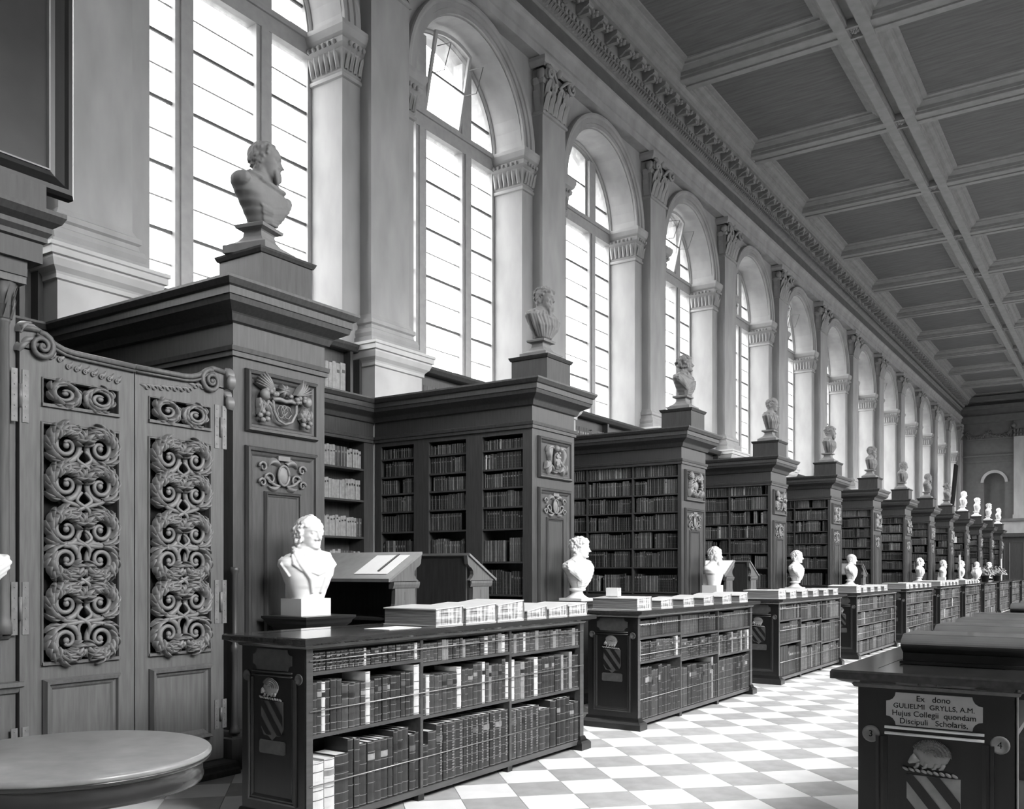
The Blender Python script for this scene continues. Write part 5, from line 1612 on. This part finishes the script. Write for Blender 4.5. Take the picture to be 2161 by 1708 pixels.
# pedestals and white busts before the ends of the tall cases
pm = MB().box(-.17, .17, -.19, .19, .1, 1.10)
q = rect(-.17, .17, -.19, .19)
pm.sweep(q, [(0, 1.06), (.015, 1.065), (.02, 1.085), (.035, 1.10), (.05, 1.115), (.055, 1.12), (.06, 1.14), (.075, 1.155), (.08, 1.16), (.08, 1.178), (-.1, 1.178)], XY, closed=True)
pm.sweep(q, [(0, .16), (.02, .14), (.04, .12), (.05, .10), (.05, 0), (-.1, 0)], XY, closed=True)
pmm = pm.mesh('bust_pedestal', [ebony_ln])
low_b = {0: ('a', 0, .125, 'white marble bust in high collar and coat, beside the carved gates'), 1: ('b', 1, .145, 'white marble bust in toga with curly hair, on round socle'),
         2: ('c', 0, .125, 'white marble bare-chested bearded bust on a square block'), 3: ('d', 1, .145, 'white marble toga bust, fourth along behind the low bookcases'),
         4: ('e', 1, .145, 'white marble bald bust, fifth along behind the low bookcases'), 6: ('f', 1, .145, 'white marble bust, sixth along behind the low bookcases'),
         7: ('c', 0, .125, 'white marble bust, seventh along behind the low bookcases'), 8: ('d', 1, .145, 'white marble bust, eighth along, before the potted plants'),
         9: ('e', 1, .145, 'white marble bust, ninth along, between the potted plants'), 10: ('b', 1, .145, 'white marble bust, last of the white row toward the far end')}
for k, (s, sk, z0, l_) in low_b.items():
    y = PILY(k+1)
    p = obj('bust_pedestal', pmm, loc=(-5.40, y, 0))
    tag(p, 'dark square pedestal under the %s white marble bust from the gates' % ordw(k+1 if k < 5 else k), 'pedestal', 'pedestals of the white busts')
    place_bust(s, marble, (-5.40, y-(0 if k else .03), 1.179), sk, z0, 1.0 if k else 1.07, .0 if k else -.10, l_, 'white marble busts before the tall bookcases')
p = obj('bust_pedestal', pmm, loc=(-5.40, 2.53, 0)); p.scale = (.75, .6, 1); tag(p, 'dark square pedestal under the white bust cut off by the picture edge', 'pedestal', 'pedestals of the white busts')
place_bust('d', marble, (-5.40, 2.53, 1.179), 1, .145, 1.0, 0, 'white marble bust before the doorcase, only its shoulder in view', 'white marble busts before the tall bookcases')
# busts on top of the tall cases, backlit grey in their colour
top_b = ['g', 'h', 'i', 'j', 'k', 'h', 'j', 'g', 'i', 'j', 'k', 'h', 'g']
TL = {'g': 'pointed beard and armour', 'h': 'full curly beard', 'i': 'long curled wig', 'j': 'short hair, looking down', 'k': 'short beard and folded cloak'}
for k in range(1, 14):
    m = plaster_bust if k < 10 else marble
    s = top_b[k-1]
    lab = '%s bust with %s, on the %s' % ('backlit grey plaster' if k < 10 else 'white', TL[s], 'bookcase by the gates' if k == 1 else '%s tall bookcase' % ordw(k))
    place_bust(s, m, (-5.90, PILY(k)-(.07 if k == 1 else 0), 4.078), 2, .20, 1.18 if k == 1 else 1.09, .25 if k == 1 else .0, lab, 'busts on top of the tall bookcases')

# ------------------------------------------------------------------ small things far down the hall
def plant(x, y, r, label):
    t = thing('potted_plant', (x, y, zt), label, 'plant', 'potted plants on the far low bookcases')
    rg = random.Random(int(y))
    obj('pot', MB().lathe([(.0, 0), (.10, 0), (.14, .2), (.155, .2), (.155, .23), (0, .22)], n=16), [leath[2]], t)
    mb = MB()
    for i in range(90):
        d = Vector((rg.gauss(0,1), rg.gauss(0,1), abs(rg.gauss(0,.9)))).normalized()
        c = d*r*rg.uniform(.5, 1)+Vector((0, 0, .25))
        u = d.orthogonal().normalized(); w = d.cross(u)
        a = .07
        mb.add([tuple(c-u*a*.5), tuple(c+w*a), tuple(c+u*a*.5), tuple(c-w*a+d*.05)], [(0,1,2,3)])
    o = obj('foliage', mb, [shield_l], t)
    return t
plant(-4.15, 36.0, .30, 'round leafy potted plant on a far low bookcase, nearer of two'); plant(-4.15, 39.4, .34, 'round leafy potted plant on a far low bookcase, farther of two')
uv = thing('white_urn', (-4.2, 34.2, zt), 'white handled urn on a far low bookcase before the potted plants', 'urn'); uv.scale = (.7, .7, .7)
obj('body', MB().lathe([(0, 0), (.14, 0), (.14, .04), (.05, .08), (.05, .14), (.16, .26), (.24, .45), (.20, .58), (.15, .62), (.19, .66), (.19, .68), (.06, .72), (.03, .80), (0, .82)], n=20), [marble], uv)
for s in (-1, 1): obj('handle', MB().tube([(0, s*(.17+.12*math.sin(PI*i/10)), .36+.26*i/10) for i in range(11)], .022, 6), [marble], uv)
o = obj('leaning_board', MB().box(-.04, .04, -.42, .42, 0, 3.2), [back_dark], loc=(-7.55, 51.6, 3.74)); o.rotation_euler[1] = math.radians(5)
tag(o, 'tall dark board leaning above the bookcases near the far end', 'board')
lb_ = obj('white_notice', MB().box(-.09, .09, -.006, 0, -.13, .13), [paper], loc=(-6.15, PILY(10)-.492, 2.85)); tag(lb_, 'small white notice fixed to a tall bookcase far down the hall', 'notice')
for x, y, l_ in ((-5.0, 36.3, 'nearer'), (-5.0, 49.3, 'farther')):
    st = thing('pole_stand', (x, y, 0), 'slender pale pole standing in a far bay, the %s of two' % l_, 'pole', 'pale poles far down the hall')
    obj('pole', MB().tube([(0, 0, .03), (0, 0, 2.1)], .03, 8), [plate], st)
    obj('base', MB().lathe([(0, 0), (.16, 0), (.15, .04), (.03, .06), (0, .06)], n=14), [plate], st)
print('objects', len(bpy.data.objects), 'tris', sum(len(p.vertices)-2 for me in bpy.data.meshes for p in me.polygons))
